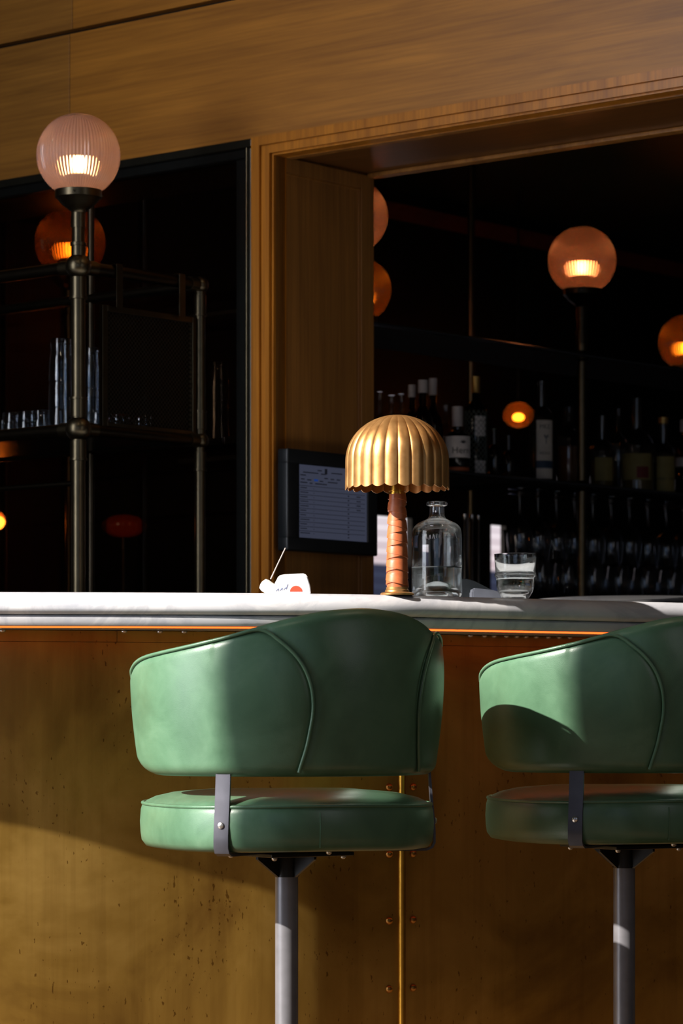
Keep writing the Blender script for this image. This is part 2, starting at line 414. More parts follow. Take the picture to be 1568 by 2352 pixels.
def off(d, face=False): return [c+n*(d+(EX(c) if face else 0)) for c, n in zip(CUR, NRM)]
def curve_at(px, d, face=False):
    P = off(d, face); k = (px-784)/F
    for i in range(len(P)-1):
        a = P[i].x-k*P[i].y; b = P[i+1].x-k*P[i+1].y
        if a <= 0 <= b:
            t = -a/(b-a); p = P[i].lerp(P[i+1], t); n = NRM[i].lerp(NRM[i+1], t).normalized(); return p, n, i+t
    raise ValueError(px)
def sweep(bm, prof, i0=0, i1=None, closed=True, face=False):
    """prof: list of (d, z) in the plane across the bar"""
    i1 = len(CUR)-1 if i1 is None else i1
    idx = [i0] + [i for i in range(math.ceil(i0+1e-6), math.floor(i1-1e-6)+1)] + [i1]
    rings = []
    for s in idx:
        i = min(int(s), len(CUR)-2); t = s-i
        c = CUR[i].lerp(CUR[i+1], t); n = NRM[i].lerp(NRM[i+1], t).normalized()
        ex = EX(c) if face else 0
        rings.append([bm.verts.new((c.x+n.x*(d+ex), c.y+n.y*(d+ex), z)) for d, z in prof])
    m = len(prof)
    for a, b in zip(rings, rings[1:]):
        for k in range(m if closed else m-1): bm.faces.new((a[k], b[k], b[(k+1) % m], a[(k+1) % m]))
    if closed: bm.faces.new(rings[0]); bm.faces.new(rings[-1][::-1])
    return bm
# ------------------------------------------------------------------ room shell
def wframe(name, bm, mat, smooth=False): return struct(mkobj(name, bm, mat, None, smooth, (P0.x, P0.y, 0), WROT))
struct(mkobj('floor', box(B(), -3.2, 6.0, -2.2, 14.0, -0.06, 0.0), 'floor', smooth=False))
struct(mkobj('ceiling', box(B(), -3.2, 3.0, -2.2, 10.0, 4.3, 4.4), 'wall', smooth=False))
bm = B()                                   # left wall with its big window opening (y 0.9..5.2, z 0.3..3.65)
WY0, WY1, WZ0, WZ1 = 3.666, 5.2, 0.3, 3.97
VY0, VY1, VZ0, VZ1 = 1.5, 2.9, 1.0, 3.2  # smaller opening added for the near-left fill
box(bm, -3.2, -3.0, -2.2, VY0, 0, 4.3); box(bm, -3.2, -3.0, VY1, WY0, 0, 4.3); box(bm, -3.2, -3.0, WY1, 10.0, 0, 4.3)
box(bm, -3.2, -3.0, VY0, VY1, 0, VZ0); box(bm, -3.2, -3.0, VY0, VY1, VZ1, 4.3)
box(bm, -3.2, -3.0, WY0, WY1, 0, WZ0); box(bm, -3.2, -3.0, WY0, WY1, WZ1, 4.3)
struct(mkobj('wall_left', bm, 'wall', smooth=False))
bm = B()
box(bm, 2.8, 3.0, -2.2, 1.8, 0, 4.3); box(bm, 2.8, 3.0, 3.4, 14.0, 0, 4.3); box(bm, 2.8, 3.0, 1.8, 3.4, 0, 1.2); box(bm, 2.8, 3.0, 1.8, 3.4, 3.2, 4.3)
struct(mkobj('wall_right', bm, 'wall', smooth=False))
bm = B()
box(bm, -3.0, -2.1, -2.2, -2.0, 0, 4.3); box(bm, 0.9, 2.8, -2.2, -2.0, 0, 4.3); box(bm, -2.1, 0.9, -2.2, -2.0, 0, 1.3); box(bm, -2.1, 0.9, -2.2, -2.0, 3.3, 4.3)
struct(mkobj('wall_front', bm, 'wall', smooth=False))
# fascia boards over the opening, in wall coordinates
CZ = 2.2766; HZ = 2.2295; JD = 0.394; UL = -3.65; UR = 3.9
u180 = -((lambda k: (k*7.35+0.1696)/(-0.7678-k*0.64069))((180-784)/F))
u180 = -0.705
bm = B()
box(bm, u180+0.001, UR, 0.0, 0.03, CZ+0.0, 2.630, 0.0012)
wframe('wall_back', bm, 'wood_h')
bm = B(); box(bm, UL, u180-0.001, 0.0, 0.03, CZ, 2.630, 0.0012)
wframe('trim_1', bm, 'wood_h2')
bm = B(); box(bm, u180+0.010+0.001, UR, 0.0, 0.03, 2.642, 4.3, 0.0012)
wframe('trim_2', bm, 'wood_h')
bm = B(); box(bm, UL, u180+0.009, 0.0, 0.03, 2.642, 4.3, 0.0012)
wframe('trim_3', bm, 'wood_h2')
bm = B(); box(bm, UL, UR, 0.03, JD, HZ+0.03, 4.3)
wframe('trim_4', bm, 'black_wall')
# stepped casing round the opening (left upright and head)
def casing(u_out, u_in, v_front, name):
    bm = B()
    z_out = HZ+(-u_out)*0.80; z_in = HZ+(-u_in)*0.80
    pts = [(u_out, 0.0), (u_out, z_out), (UR, z_out), (UR, z_in), (u_in, z_in), (u_in, 0.0)]
    prism(bm, pts, v_front, 0.05, 'xz', 0.0015)
    return wframe(name, bm, 'wood_casing')
casing(-0.0587, -0.032, -0.016, 'trim_5')
casing(-0.0315, -0.006, -0.008, 'trim_6')
casing(-0.0065, 0.0, 0.002, 'trim_7')
# jamb panel with stiles and rail
bm = B(); box(bm, -0.058, -0.007, 0.05, JD, 0, HZ+0.04); wframe('trim_8', bm, 'wood_panel')
bm = B()
box(bm, -0.010, 0.0, 0.010, 0.048, 0, HZ, 0.0015); box(bm, -0.010, 0.0, 0.345, JD+0.001, 0, HZ, 0.0015); box(bm, -0.010, -0.0005, 0.047, 0.346, HZ-0.036, HZ, 0.001)
wframe('trim_9', bm, 'wood_panel')
bm = B(); box(bm, -0.0085, -0.0035, 0.338, 0.3455, 0, HZ-0.036, 0.002); box(bm, -0.0085, -0.0035, 0.0485, 0.3379, HZ-0.041, HZ-0.0361, 0.001)
wframe('trim_10', bm, 'wood_v')
# soffit board of the head, with a bead along its back edge
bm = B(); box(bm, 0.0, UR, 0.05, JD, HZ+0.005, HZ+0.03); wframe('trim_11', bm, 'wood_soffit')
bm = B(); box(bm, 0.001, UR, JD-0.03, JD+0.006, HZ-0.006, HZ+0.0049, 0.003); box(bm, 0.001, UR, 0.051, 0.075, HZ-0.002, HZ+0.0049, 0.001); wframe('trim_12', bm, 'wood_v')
# back room shell
BU = -1.74
bm = B(); box(bm, BU-0.1, UR, JD+0.001, 6.2, 2.70, 2.80); wframe('ceiling_back_room', bm, 'green_wall')
bm = B()
vs = [(0.02, 2.50), (2.745, 3.185), (3.30, 6.2)]
for a, b in vs: box(bm, BU-0.1, BU, a, b, 0, 2.70)
box(bm, BU-0.1, BU, 2.50, 2.745, 0, 1.0); box(bm, BU-0.1, BU, 2.50, 2.745, 1.565, 2.70)
box(bm, BU-0.1, BU, 3.185, 3.30, 0, 1.0); box(bm, BU-0.1, BU, 3.185, 3.30, 1.565, 2.70)
wframe('wall_rear', bm, 'black_wall')
bm = B(); box(bm, BU, UR, 6.1, 6.2, 0, 2.70); wframe('wall_far', bm, 'black_wall')
bm = B(); prism(bm, [(BU, 2.60), (BU+0.02, 2.59), (BU+0.05, 2.625), (BU+0.055, 2.64), (BU, 2.64)], 0.5, 6.1, 'xz', 0); wframe('trim_13', bm, 'crown')
bm = B(); box(bm, BU+0.0005, BU+0.02, 0.45, 0.72, 0, 2.4, 0.002); wframe('trim_14', bm, 'wood_dark')
bm = B(); box(bm, BU+0.0005, BU+0.015, 0.75, 0.98, 0, 2.35, 0.002); wframe('trim_15', bm, 'wood_dark')
# two glowing panels in the rear wall, standing in for daylight in a mirror
for nme, a, b in (('reflection_panel_1', 2.50, 2.745), ('reflection_panel_2', 3.185, 3.30)):
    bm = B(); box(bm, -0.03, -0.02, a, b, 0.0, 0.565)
    o = mkobj(nme, bm, 'daylight_reflected', None, False); p = W(BU, 0, 1.0); o.location = p; o.rotation_euler = (0, 0, WROT); struct(o)
    bm = B()
    for (y0, y1, z0, z1) in ((a, b, 0.549, 0.565), (a, b, 0.0, 0.02), (a, a+0.012, 0.0, 0.565), (b-0.012, b, 0.0, 0.565)): box(bm, -0.02, 0.006, y0, y1, z0, z1, 0.001)
    mkobj('border_frame', bm, 'frame', o, False)
# left window frame: black metal around smoked glass
bm = B()
box(bm, -3.4, -0.0595, -0.012, 0.03, CZ-0.022, CZ-0.001, 0.003)
box(bm, -0.0835, -0.0595, -0.012, 0.03, 0, CZ-0.022, 0.004)
fr = wframe('window_3', bm, 'frame')
bm = B()
box(bm, -3.4, -0.0836, -0.004, 0.028, CZ-0.046, CZ-0.0221, 0.003); box(bm, -0.120, -0.0836, -0.002, 0.028, 0, CZ-0.046, 0.003)
mkobj('border_frame', bm, 'black_steel', fr, False)
bm = B(); box(bm, -0.0760, -0.0705, -0.0165, -0.0118, 0, CZ-0.022, 0.002); mkobj('frame_bead', bm, 'old_brass', fr, False)
bm = B(); box(bm, -3.4, -0.12, 0.018, 0.022, 0, CZ-0.046); mkobj('pane', bm, 'smoked', fr, False)
# window frames of the front room (off to the side and behind)
bm = B()
box(bm, -3.13, -3.08, WY1-0.04, WY1, WZ0, WZ1-0.0401)
box(bm, -3.13, -3.08, WY0, WY1, WZ1-0.04, WZ1)
o = struct(mkobj('window_4', bm, 'frame', smooth=False))
# ------------------------------------------------------------------ brass bar front
FD = 0.27
ZB = 0.9985
fr_ = thing('brass_bar', 'bar front clad in worn brass sheet below the marble counter', 'bar front', (0, 0, 0))
seam = curve_at(921, FD, True)[2]
prof = lambda d0, d1, z0, z1: [(d0, z0), (d0, z1), (d1, z1), (d1, z0)]
mkobj('brass_panel', sweep(B(), prof(FD, FD+0.02, 0.0, ZB), 0, seam, face=True), 'brass_sheet', fr_)
mkobj('brass_panel', sweep(B(), prof(FD, FD+0.02, 0.0, ZB), seam+0.004, None, face=True), 'brass_sheet', fr_)
sj = curve_at(268, FD, True)[2]
mkobj('top_band', sweep(B(), prof(FD-0.0015, FD+0.02, ZB+0.0008, 1.0225), 0, sj, face=True), 'brass_sheet', fr_)
mkobj('top_band', sweep(B(), prof(FD-0.0015, FD+0.02, ZB+0.0008, 1.0225), sj+0.03, None, face=True), 'brass_sheet', fr_)
def face_obj(px, z, d=FD):
    p, n, _ = curve_at(px, d, True); return p, n
p, n = face_obj(921, 0)
ang = math.atan2(-n.x, n.y)           # rotation so that local +y points inward
bm = B()
pr = [(-0.0085, 0.002), (-0.0085, -0.004), (-0.005, -0.010), (0.0, -0.0125), (0.005, -0.010), (0.0085, -0.004), (0.0085, 0.002)]
prism(bm, pr, 0.0, ZB-0.001, 'xy'); mkobj('seam_strip', bm, 'brass', fr_, True, (p.x, p.y, 0), ang, 60)
def rivet_mesh():
    bm = B(); lathe(bm, [(0.0085, 0), (0.0083, 0.002), (0.0065, 0.0048), (0.0035, 0.0064), (0, 0.007)], 20)
    bmesh.ops.rotate(bm, verts=bm.verts, cent=(0, 0, 0), matrix=Matrix.Rotation(PI/2, 3, 'X')); return bm
rv0 = None
for py in (1500, 1654, 1808, 1962, 2115, 2272):
    for px in (893, 948):
        p, n = face_obj(px, 0); pp = face_obj(893, 0)[0]; z = zat(py, pp.y)
        a = math.atan2(-n.x, n.y)
        if rv0 is None: rv0 = o = mkobj('rivet', rivet_mesh(), 'rivet', fr_, True, (0, 0, 0), 0, 70)
        else: o = rv0.copy(); COL.objects.link(o); o.parent = fr_
        o.location = (p.x, p.y, z); o.rotation_euler = (0, 0, a)
# ------------------------------------------------------------------ marble counter
ZT = 1.092
def arc(c, r, a0, a1, k): return [(c[0]+r*math.cos(math.radians(a0+(a1-a0)*i/k)), c[1]+r*math.sin(math.radians(a0+(a1-a0)*i/k))) for i in range(k+1)]
prof_top = [(0.70, 1.046), (0.70, ZT)] + [(0.05-0.0485*math.sin(math.radians(a)), ZT-0.034+0.034*math.cos(math.radians(a))) for a in range(0, 91, 9)] + arc((0.0135, 1.058), 0.012, 190, 250, 4) + [(0.018, 1.0462)]
ct = thing('bar_counter', 'curved white marble counter top with rounded edge', 'counter', (0, 0, 0))
mkobj('counter_slab', sweep(B(), prof_top), 'marble', ct, angle=50)
prof_sub = [(0.36, 1.024), (0.36, 1.0455), (0.016, 1.0455), (0.010, 1.041), (0.010, 1.031), (0.014, 1.0245), (0.02, 1.024)]
mkobj('edge_moulding', sweep(B(), prof_sub), 'marble', ct, angle=50)
led = mkobj('light_strip', sweep(B(), [(0.05, 1.0238), (0.05, 1.0215), (0.085, 1.0215), (0.085, 1.0238)]), 'led', ct); led['label'] = 'glowing amber light strip'
bb0 = None
for px in (6, 285, 367, 423, 1080, 1112, 1134, 1162, 1186, 1207, 1231, 1258, 1283, 1308):
    p, n = face_obj(px, 0, FD-0.014)
    if bb0 is None: bb0 = o = mkobj('bolt', sphere(B(), (0, 0, 0), 0.0065, 1, 1, 0.55, 14), 'bolt', ct)
    else: o = bb0.copy(); COL.objects.link(o); o.parent = ct
    o.location = (p.x, p.y, 1.0205)
# ------------------------------------------------------------------ bar stools
def ztop(a):
    T = [(0, 1.037), (20, 1.029), (35, 1.013), (45, 1.001), (56, 0.986), (72, 0.971), (90, 0.959), (104, 0.951), (118, 0.947)]
    a = abs(a)
    for (a0, z0), (a1, z1) in zip(T, T[1:]):
        if a <= a1:
            t = (a-a0)/(a1-a0); return z0+(z1-z0)*t
    return T[-1][1]
def ztop_s(a): return sum(ztop(a+k*3) for k in (-2, -1, 0, 1, 2))/5
ZBK = 0.737; AEND = 118.0
def rad(z, a):
    s = (z-ZBK)/0.3
    r = 0.2685+0.0175*math.sin(min(1, max(0, s)/0.62)*PI/2)
    if s > 0.62: r -= 0.030*(s-0.62)**2*(1.0 if abs(a) < 60 else 0.4)*4
    return r
def seam_a(z):      # angle (deg from the back centre) of the curved side seam at height z
    s = max(0, min(1, (z-ZBK)/(1.001-ZBK)))
    K = [(0, 29), (0.2, 25.5), (0.45, 23.2), (0.62, 24.2), (0.78, 28), (0.9, 34.5), (1, 43)]
    for (s0, a0), (s1, a1) in zip(K, K[1:]):
        if s <= s1:
            t = (s-s0)/(s1-s0); return a0+(a1-a0)*t
    return 43
def seam_sm(z): return sum(seam_a(z+k*0.006) for k in range(-3, 4))/7
def corner(e, ex=0.13, ez=0.050):
    if e >= ex: return 0.0
    return ez*(1-math.sqrt(max(0, 1-((ex-e)/ex)**2.2)))
def shell_mesh():
    bm = B(); NA = 250; rings = []
    CR = 0.038
    for i in range(NA+1):
        a = -AEND+2*AEND*i/NA
        # denser end rounding
        e = (AEND-abs(a))*PI/180*0.28
        zt, zb = ztop_s(a), ZBK
        k = 1.0
        dz = corner(e); zt -= dz; zb += dz*0.85
        th = 0.052
        if e < 0.026: th *= max(0.10, math.sqrt(max(0, 1-((0.026-e)/0.026)**2)))
        c = min(0.020, th*0.48)
        ring = []
        def P(d, z):      # d = depth inward from the outer surface
            R = rad(z, a)-(0.052-th)*0.5
            sa = seam_sm(z); ds = (abs(a)-sa)*PI/180*0.28
            if d < 0.004: d = d+0.0035*math.exp(-(ds/0.0075)**2)
            # soft padding bulge of the panels
            R += 0.004*(1-math.exp(-(ds/0.05)**2)) if d < 0.03 else 0
            r = R-d; t = math.radians(a)
            return bm.verts.new((r*math.sin(t), -r*math.cos(t), z))
        NO = 44
        for j in range(NO+1): ring.append(P(0.0, zb+c+(zt-zb-2*c)*j/NO))
        for j in range(1, 6): q = math.radians(90*j/6); ring.append(P(c*(1-math.cos(q)), zt-c+c*math.sin(q)))
        ring.append(P(c, zt)); ring.append(P(th-c, zt))
        for j in range(1, 6): q = math.radians(90*j/6); ring.append(P(th-c+c*math.sin(q), zt-c+c*math.cos(q)))
        for j in range(13): ring.append(P(th, zt-c-(zt-zb-2*c)*j/12))
        for j in range(1, 6): q = math.radians(90*j/6); ring.append(P(th-c+c*math.cos(q), zb+c-c*math.sin(q)))
        ring.append(P(th-c, zb)); ring.append(P(c, zb))
        for j in range(1, 6): q = math.radians(90*j/6); ring.append(P(c-c*math.sin(q), zb+c-c*math.cos(q)))
        rings.append(ring)
    m = len(rings[0])
    for a, b in zip(rings, rings[1:]):
        for k in range(m): bm.faces.new((a[k], a[(k+1) % m], b[(k+1) % m], b[k]))
    bm.faces.new(rings[0][::-1]); bm.faces.new(rings[-1])
    return bm
def piping_pts(sg):
    pts = []
    for k in range(46):
        a = -AEND+1.5+(AEND-1.5-43.5)*k/45; aa = a
        e = (AEND-abs(aa))*PI/180*0.28; zt = ztop_s(aa); dd = corner(e)
        z = zt-dd-0.006; r = rad(z, aa)+0.003-0.007*max(0, 1-e/0.03); t = math.radians(aa)
        pts.append(Vector((r*math.sin(t), -r*math.cos(t), z)))
    z1 = ztop_s(43)-0.010
    for k in range(40):
        z = z1-(z1-ZBK-0.006)*k/39; a = -seam_sm(z); r = rad(z, a)+0.0012; t = math.radians(a)
        pts.append(Vector((r*math.sin(t), -r*math.cos(t), z)))
    sm = []
    for i, p in enumerate(pts):
        q = pts[max(0, i-1)]+p*2+pts[min(len(pts)-1, i+1)]; sm.append(q/4)
    return [Vector((p.x*sg, p.y, p.z)) for p in sm]
def seat_r(t):
    # rounded-square outline, t measured from the back
    n = 2.35; c, s = abs(math.cos(t)), abs(math.sin(t))
    return 0.2575/((c**n+s**n)**(1/n))
def make_stool():
    st = thing('bar_stool', 'green leather bar stool', 'bar stool')
    mkobj('backrest', shell_mesh(), 'leather', st, angle=60)
    for sg in (1, -1): mkobj('piping', tube(B(), piping_pts(sg), 0.0034, 8), 'leather', st, angle=80)
    bm = B()
    SP = [(0.0, 0.606), (0.90, 0.603), (0.965, 0.606), (0.992, 0.616), (1.0, 0.630), (1.004, 0.650), (0.998, 0.672), (0.988, 0.681), (0.976, 0.6845), (0.955, 0.6885), (0.90, 0.6955), (0.78, 0.703), (0.55, 0.7085), (0.3, 0.7105), (0, 0.711)]
    lathe(bm, SP, 96, rfun=lambda a, z, r: r*seat_r(a)/1.0)
    for v in bm.verts:
        rr = math.hypot(v.co.x, v.co.y)
        v.co.z += 0.0015*math.sin(3*math.atan2(v.co.y, v.co.x)+1)*min(1, rr/0.2)
    mkobj('seat', bm, 'leather', st, angle=60)
    ring = [Vector((seat_r(a)*0.984*math.cos(a), seat_r(a)*0.984*math.sin(a), 0.6838+0.0015*math.sin(3*a+1))) for a in [2*PI*i/96 for i in range(96)]]
    mkobj('seat_piping', tube(B(), ring, 0.0036, 8, closed=True), 'leather', st, angle=80)
    for q in (-20, 100, -140):
        t = math.radians(q); r = seat_r(t-PI/2)
        pts = [Vector(((r*k)*math.sin(t), -(r*k)*math.cos(t), z)) for k, z in ((0.994, 0.612), (1.001, 0.63), (1.0055, 0.65), (1.0, 0.674))]
        mkobj('stitched_seam', tube(B(), pts, 0.0011, 6), 'leather', st)
    # flat-bar straps from the shell down round the seat
    for sg in (-1, 1):
        a = math.radians(58*sg); d = Vector((math.sin(a), -math.cos(a), 0)); s = Vector((math.cos(a), math.sin(a), 0))
        path = [(0.262, 0.775), (0.2635, 0.735), (0.266, 0.70), (0.270, 0.66), (0.272, 0.63), (0.272, 0.612), (0.268, 0.603), (0.258, 0.5985), (0.24, 0.598), (0.05, 0.598)]
        bm = B(); rings = []
        for i, (r, z) in enumerate(path):
            r0, z0 = path[max(0, i-1)]; r1, z1 = path[min(len(path)-1, i+1)]
            t = Vector((r1-r0, z1-z0)).normalized(); nn = Vector((-t.y, t.x))*0.0022
            if nn.x < 0 and i < 6: pass
            w_ = 0.0142
            rings.append([bm.verts.new(d*(r+kx*nn.x)+s*w_*ks+Vector((0, 0, z+kx*nn.y))) for kx, ks in ((-1, -1), (-1, 1), (1, 1), (1, -1))])
        for A_, B_ in zip(rings, rings[1:]):
            for k in range(4): bm.faces.new((A_[k], A_[(k+1) % 4], B_[(k+1) % 4], B_[k]))
        bm.faces.new(rings[0][::-1]); bm.faces.new(rings[-1])
        sp = mkobj('strap', bm, 'strap', st, angle=30)
        bm = B(); sphere(bm, (0, 0, 0), 0.0062, 1, 1, 0.45, 12); mkobj('screw', bm, 'bolt', sp)
        sc = COL.objects[-1] if False else sp.children[0]
        sc.location = d*0.2745+Vector((0, 0, 0.651)); sc.rotation_euler = d.to_track_quat('Z', 'Y').to_euler()
    # mount under the seat and the pole
    bm = B(); box(bm, -0.09, 0.09, -0.09, 0.09, 0.588, 0.5955, 0.002)
    mkobj('mounting_plate', bm, 'bracket', st, False)
    for k in range(4):
        a = math.radians(-34+45+90*k); d = Vector((math.cos(a), math.sin(a), 0)); s = Vector((-math.sin(a), math.cos(a), 0))
        bm = B(); pts = [(0.018, 0.5875), (0.075, 0.5875), (0.075, 0.582), (0.0235, 0.548), (0.018, 0.548)]
        v0 = [bm.verts.new(d*r+s*0.003+Vector((0, 0, z))) for r, z in pts]; v1 = [bm.verts.new(d*r-s*0.003+Vector((0, 0, z))) for r, z in pts]
        bm.faces.new(v0); bm.faces.new(v1[::-1])
        for i in range(5): bm.faces.new((v0[i], v1[i], v1[(i+1) % 5], v0[(i+1) % 5]))
        mkobj('gusset', bm, 'bracket', st, False)
    for x, y in ((0.075, -0.075), (-0.075, -0.075), (0.075, 0.075), (-0.075, 0.075), (0.14, -0.12), (-0.04, -0.2)):
        bm = B(); sphere(bm, (x, y, 0.5865 if abs(x) < 0.1 and abs(y) < 0.1 else 0.602), 0.0055, 1, 1, 0.9, 12); mkobj('bolt', bm, 'bolt', st)
    bm = B(); lathe(bm, [(0, 0.012), (0.0213, 0.012), (0.0213, 0.5878), (0, 0.5878)], 40); mkobj('pole', bm, 'pole', st, angle=50)
    bm = B(); lathe(bm, [(0.0214, 0.548), (0.0232, 0.549), (0.0232, 0.587), (0.0214, 0.5875)], 40); mkobj('collar', bm, 'bracket', st)
    bm = B(); lathe(bm, [(0, 0), (0.19, 0), (0.19, 0.006), (0.17, 0.012), (0.03, 0.016), (0.0214, 0.03), (0, 0.03)], 48); mkobj('base_plate', bm, 'bracket', st)
    return st
def copy_tree(o, parent=None):
    c = o.copy(); COL.objects.link(c)
    if parent: c.parent = parent
    for ch in list(o.children): copy_tree(ch, c)
    return c
s1 = make_stool(); s1.location = (-0.101, 5.50, 0); s1.rotation_euler = (0, 0, math.radians(34))
s1['label'] = 'green leather bar stool with sunlit side and seat, in front of the table lamp'
s1['group'] = 'green leather stools at the bar'
s2 = copy_tree(s1); s2.location = (0.5525, 5.83, 0); s2.rotation_euler = (0, 0, math.radians(33))
s2['label'] = 'green leather bar stool mostly in shade, cut off by the right edge'
# ------------------------------------------------------------------ table lamp
LP = Vector((0.1138, 6.10, ZT))
lp = thing('table_lamp', 'gold mushroom table lamp with fluted shade and tan leather wrapped stem', 'lamp', LP)
def shade_mesh():
    bm = B(); NR = 24; seg = NR*12; R0 = 0.1065; H = 0.150; prof = []
    K = 34
    for i in range(K+1):
        t = i/K
        if t < 0.72:
            q = t/0.72*PI/2; r = math.sin(q); z = 0.055+(H-0.055)*math.cos(q)
        else:
            r = 1.0+0.006*(t-0.72)/0.28; z = 0.055*(1-(t-0.72)/0.28)
        prof.append((r, z))
    rings = []
    for th, inner in ((0, False), (0.0016, True)):
        rs = []
        for r, z in prof:
            if r < 1e-6: rs.append([bm.verts.new((0, 0, z-th))]); continue
            ring = []
            for k in range(seg):
                a = 2*PI*k/seg
                fl = abs(math.sin(a*NR/2)); amp = 0.0038*min(1, r*1.25)
                rr = r*R0-amp*(1-fl**0.55)-th
                zz = z-(0.0055*(fl-0.5)*max(0, 1-z/0.02) if z < 0.02 else 0) - (th if z > 0.06 else 0)
                ring.append(bm.verts.new((rr*math.cos(a), rr*math.sin(a), zz)))
            rs.append(ring)
        rings.append(rs)
        for a, b in zip(rs, rs[1:]):
            for k in range(seg):
                j = (k+1) % seg
                if len(a) == 1: bm.faces.new((a[0], b[k], b[j]))
                else: bm.faces.new((a[k], b[k], b[j], a[j]))
    o, i_ = rings[0][-1], rings[1][-1]
    for k in range(seg):
        j = (k+1) % seg; bm.faces.new((o[k], i_[k], i_[j], o[j]))
    return bm
o = mkobj('lamp_shade', shade_mesh(), 'shade', lp, angle=60); o.location = (0, 0, 0.2185)
M['dim_lining'] = plain('darkened_gold_lining', lin(176, 112, 52), 0.4, 0.5)  # inside of the gold shade, its dimness put into a browner colour
o.data.materials.append(M['dim_lining']); nf = len(o.data.polygons)
for f in o.data.polygons:
    if f.index >= (nf-288)//2 and f.index < nf-288: f.material_index = 1
bm = B(); lathe(bm, [(0, 0), (0.034, 0), (0.0345, 0.003), (0.032, 0.005), (0.025, 0.0065), (0.0245, 0.010), (0.0225, 0.012), (0.0225, 0.016), (0, 0.016)], 48); mkobj('base', bm, 'shade', lp)
bm = B(); lathe(bm, [(0.0185, 0.015), (0.0208, 0.016), (0.0195, 0.09), (0.0172, 0.16), (0.0163, 0.208), (0.015, 0.209)], 40); mkobj('stem', bm, 'tan', lp)
# leather wrap: two overlapping helical bands
for dirn, turns, ph, nme in ((1, 7.5, 0, 'leather_strap'), (-1, 6.5, 1.2, 'leather_strap')):
    bm = B(); n = 260; prev = None; wd = 0.020
    for i in range(n+1):
        t = i/n; zc = 0.018+0.188*t; a = ph+dirn*2*PI*turns*t
        rr = 0.0212-0.0047*t
        row = []
        for k, (s_, e_) in enumerate(((-0.5, 0.0003), (-0.44, 0.0024), (0.2, 0.0014), (0.5, 0.0003))):
            z = min(0.207, max(0.0155, zc+s_*wd*(0.78 if dirn < 0 else 1)))
            r = rr+e_+(0.0005 if dirn < 0 else 0)
            row.append(bm.verts.new((r*math.cos(a), r*math.sin(a), z)))
        if prev:
            for k in range(3): bm.faces.new((prev[k], row[k], row[k+1], prev[k+1]))
        prev = row
    mkobj(nme, bm, 'tan', lp, angle=25)
bm = B(); lathe(bm, [(0.0155, 0.206), (0.0175, 0.2065), (0.0175, 0.209), (0.0155, 0.2095), (0.0155, 0.212), (0.0172, 0.2125), (0.0172, 0.214), (0.0155, 0.2145), (0.0155, 0.262), (0, 0.262)], 40); mkobj('neck', bm, 'brass', lp)
bm = B(); tube(bm, [(0, 0, 0.26), (0, 0, 0.366)], 0.005, 10); mkobj('shade_rod', bm, 'brass', lp)
# ------------------------------------------------------------------ glass bottle of water
p, n, _ = curve_at(1003, 0.102)
gb = thing('water_bottle', 'clear apothecary glass bottle half full of water beside the table lamp', 'bottle', (p.x, p.y, ZT))
k = p.y/F; R = 58*k
def H(py): return (1372-py)*k
outer = [(0, 0.020), (R*0.25, 0.0195), (R*0.45, 0.012), (R*0.70, 0.003), (R*0.80, 0.0002), (R*0.93, 0.001), (R*0.99, 0.006), (R, 0.014), (R, H(1235)), (R*0.985, H(1222)), (R*0.93, H(1212)), (R*0.80, H(1203)), (R*0.55, H(1196)), (R*0.36, H(1191)), (R*0.305, H(1184)), (R*0.29, H(1176)), (R*0.29, H(1163)), (R*0.40, H(1161)), (R*0.425, H(1157)), (R*0.40, H(1153)), (R*0.33, H(1152))]
inner = [(R*0.225, H(1153)), (R*0.22, H(1176)), (R*0.24, H(1188)), (R*0.5, H(1200)), (R*0.76, H(1208)), (R*0.88, H(1218)), (R*0.93, H(1235)), (R*0.93, 0.016), (R*0.88, 0.010), (R*0.75, 0.012), (R*0.55, 0.021), (R*0.36, 0.0285), (R*0.2, 0.032), (0, 0.033)]
mkobj('glass_body', lathe(B(), outer+inner, 72), 'glass', gb, angle=50)
WL = H(1304)
wp = [(0, WL), (R*0.94, WL), (R*0.94, 0.0155), (R*0.885, 0.0094), (R*0.75, 0.0114), (R*0.55, 0.0204), (R*0.36, 0.0279), (R*0.2, 0.0314), (0, 0.0324)]
mkobj('water', lathe(B(), wp, 72), 'water', gb, angle=50)
mkobj('waterline_glint', tube(B(), [(R*0.942*math.cos(2*PI*i/72), R*0.942*math.sin(2*PI*i/72), WL) for i in range(72)], 0.0010, 8, closed=True), 'meniscus_glint', gb)  # white ring paints the bright glint at the water's edge
# etched writing on the shoulder (worn, reads as slanted strokes)
bm = B()
for i, (dx, dz, l, sl) in enumerate([(0, 0, .010, .3), (.004, .001, .010, -.3), (.008, -.001, .009, .3), (.012, 0, .008, -.2), (.016, .001, .009, .25), (.020, 0, .008, -.35), (.024, .002, .009, .2)]):
    a = -PI/2-0.50+dx/R; z = H(1236)+dz
    q = [(a, z-l/2), (a+sl*l/R*0.6, z+l/2)]
    tube(bm, [((R+0.0004)*math.cos(t), (R+0.0004)*math.sin(t), zz) for t, zz in q], 0.0006, 5)
mkobj('etched_writing', bm, 'white', gb)
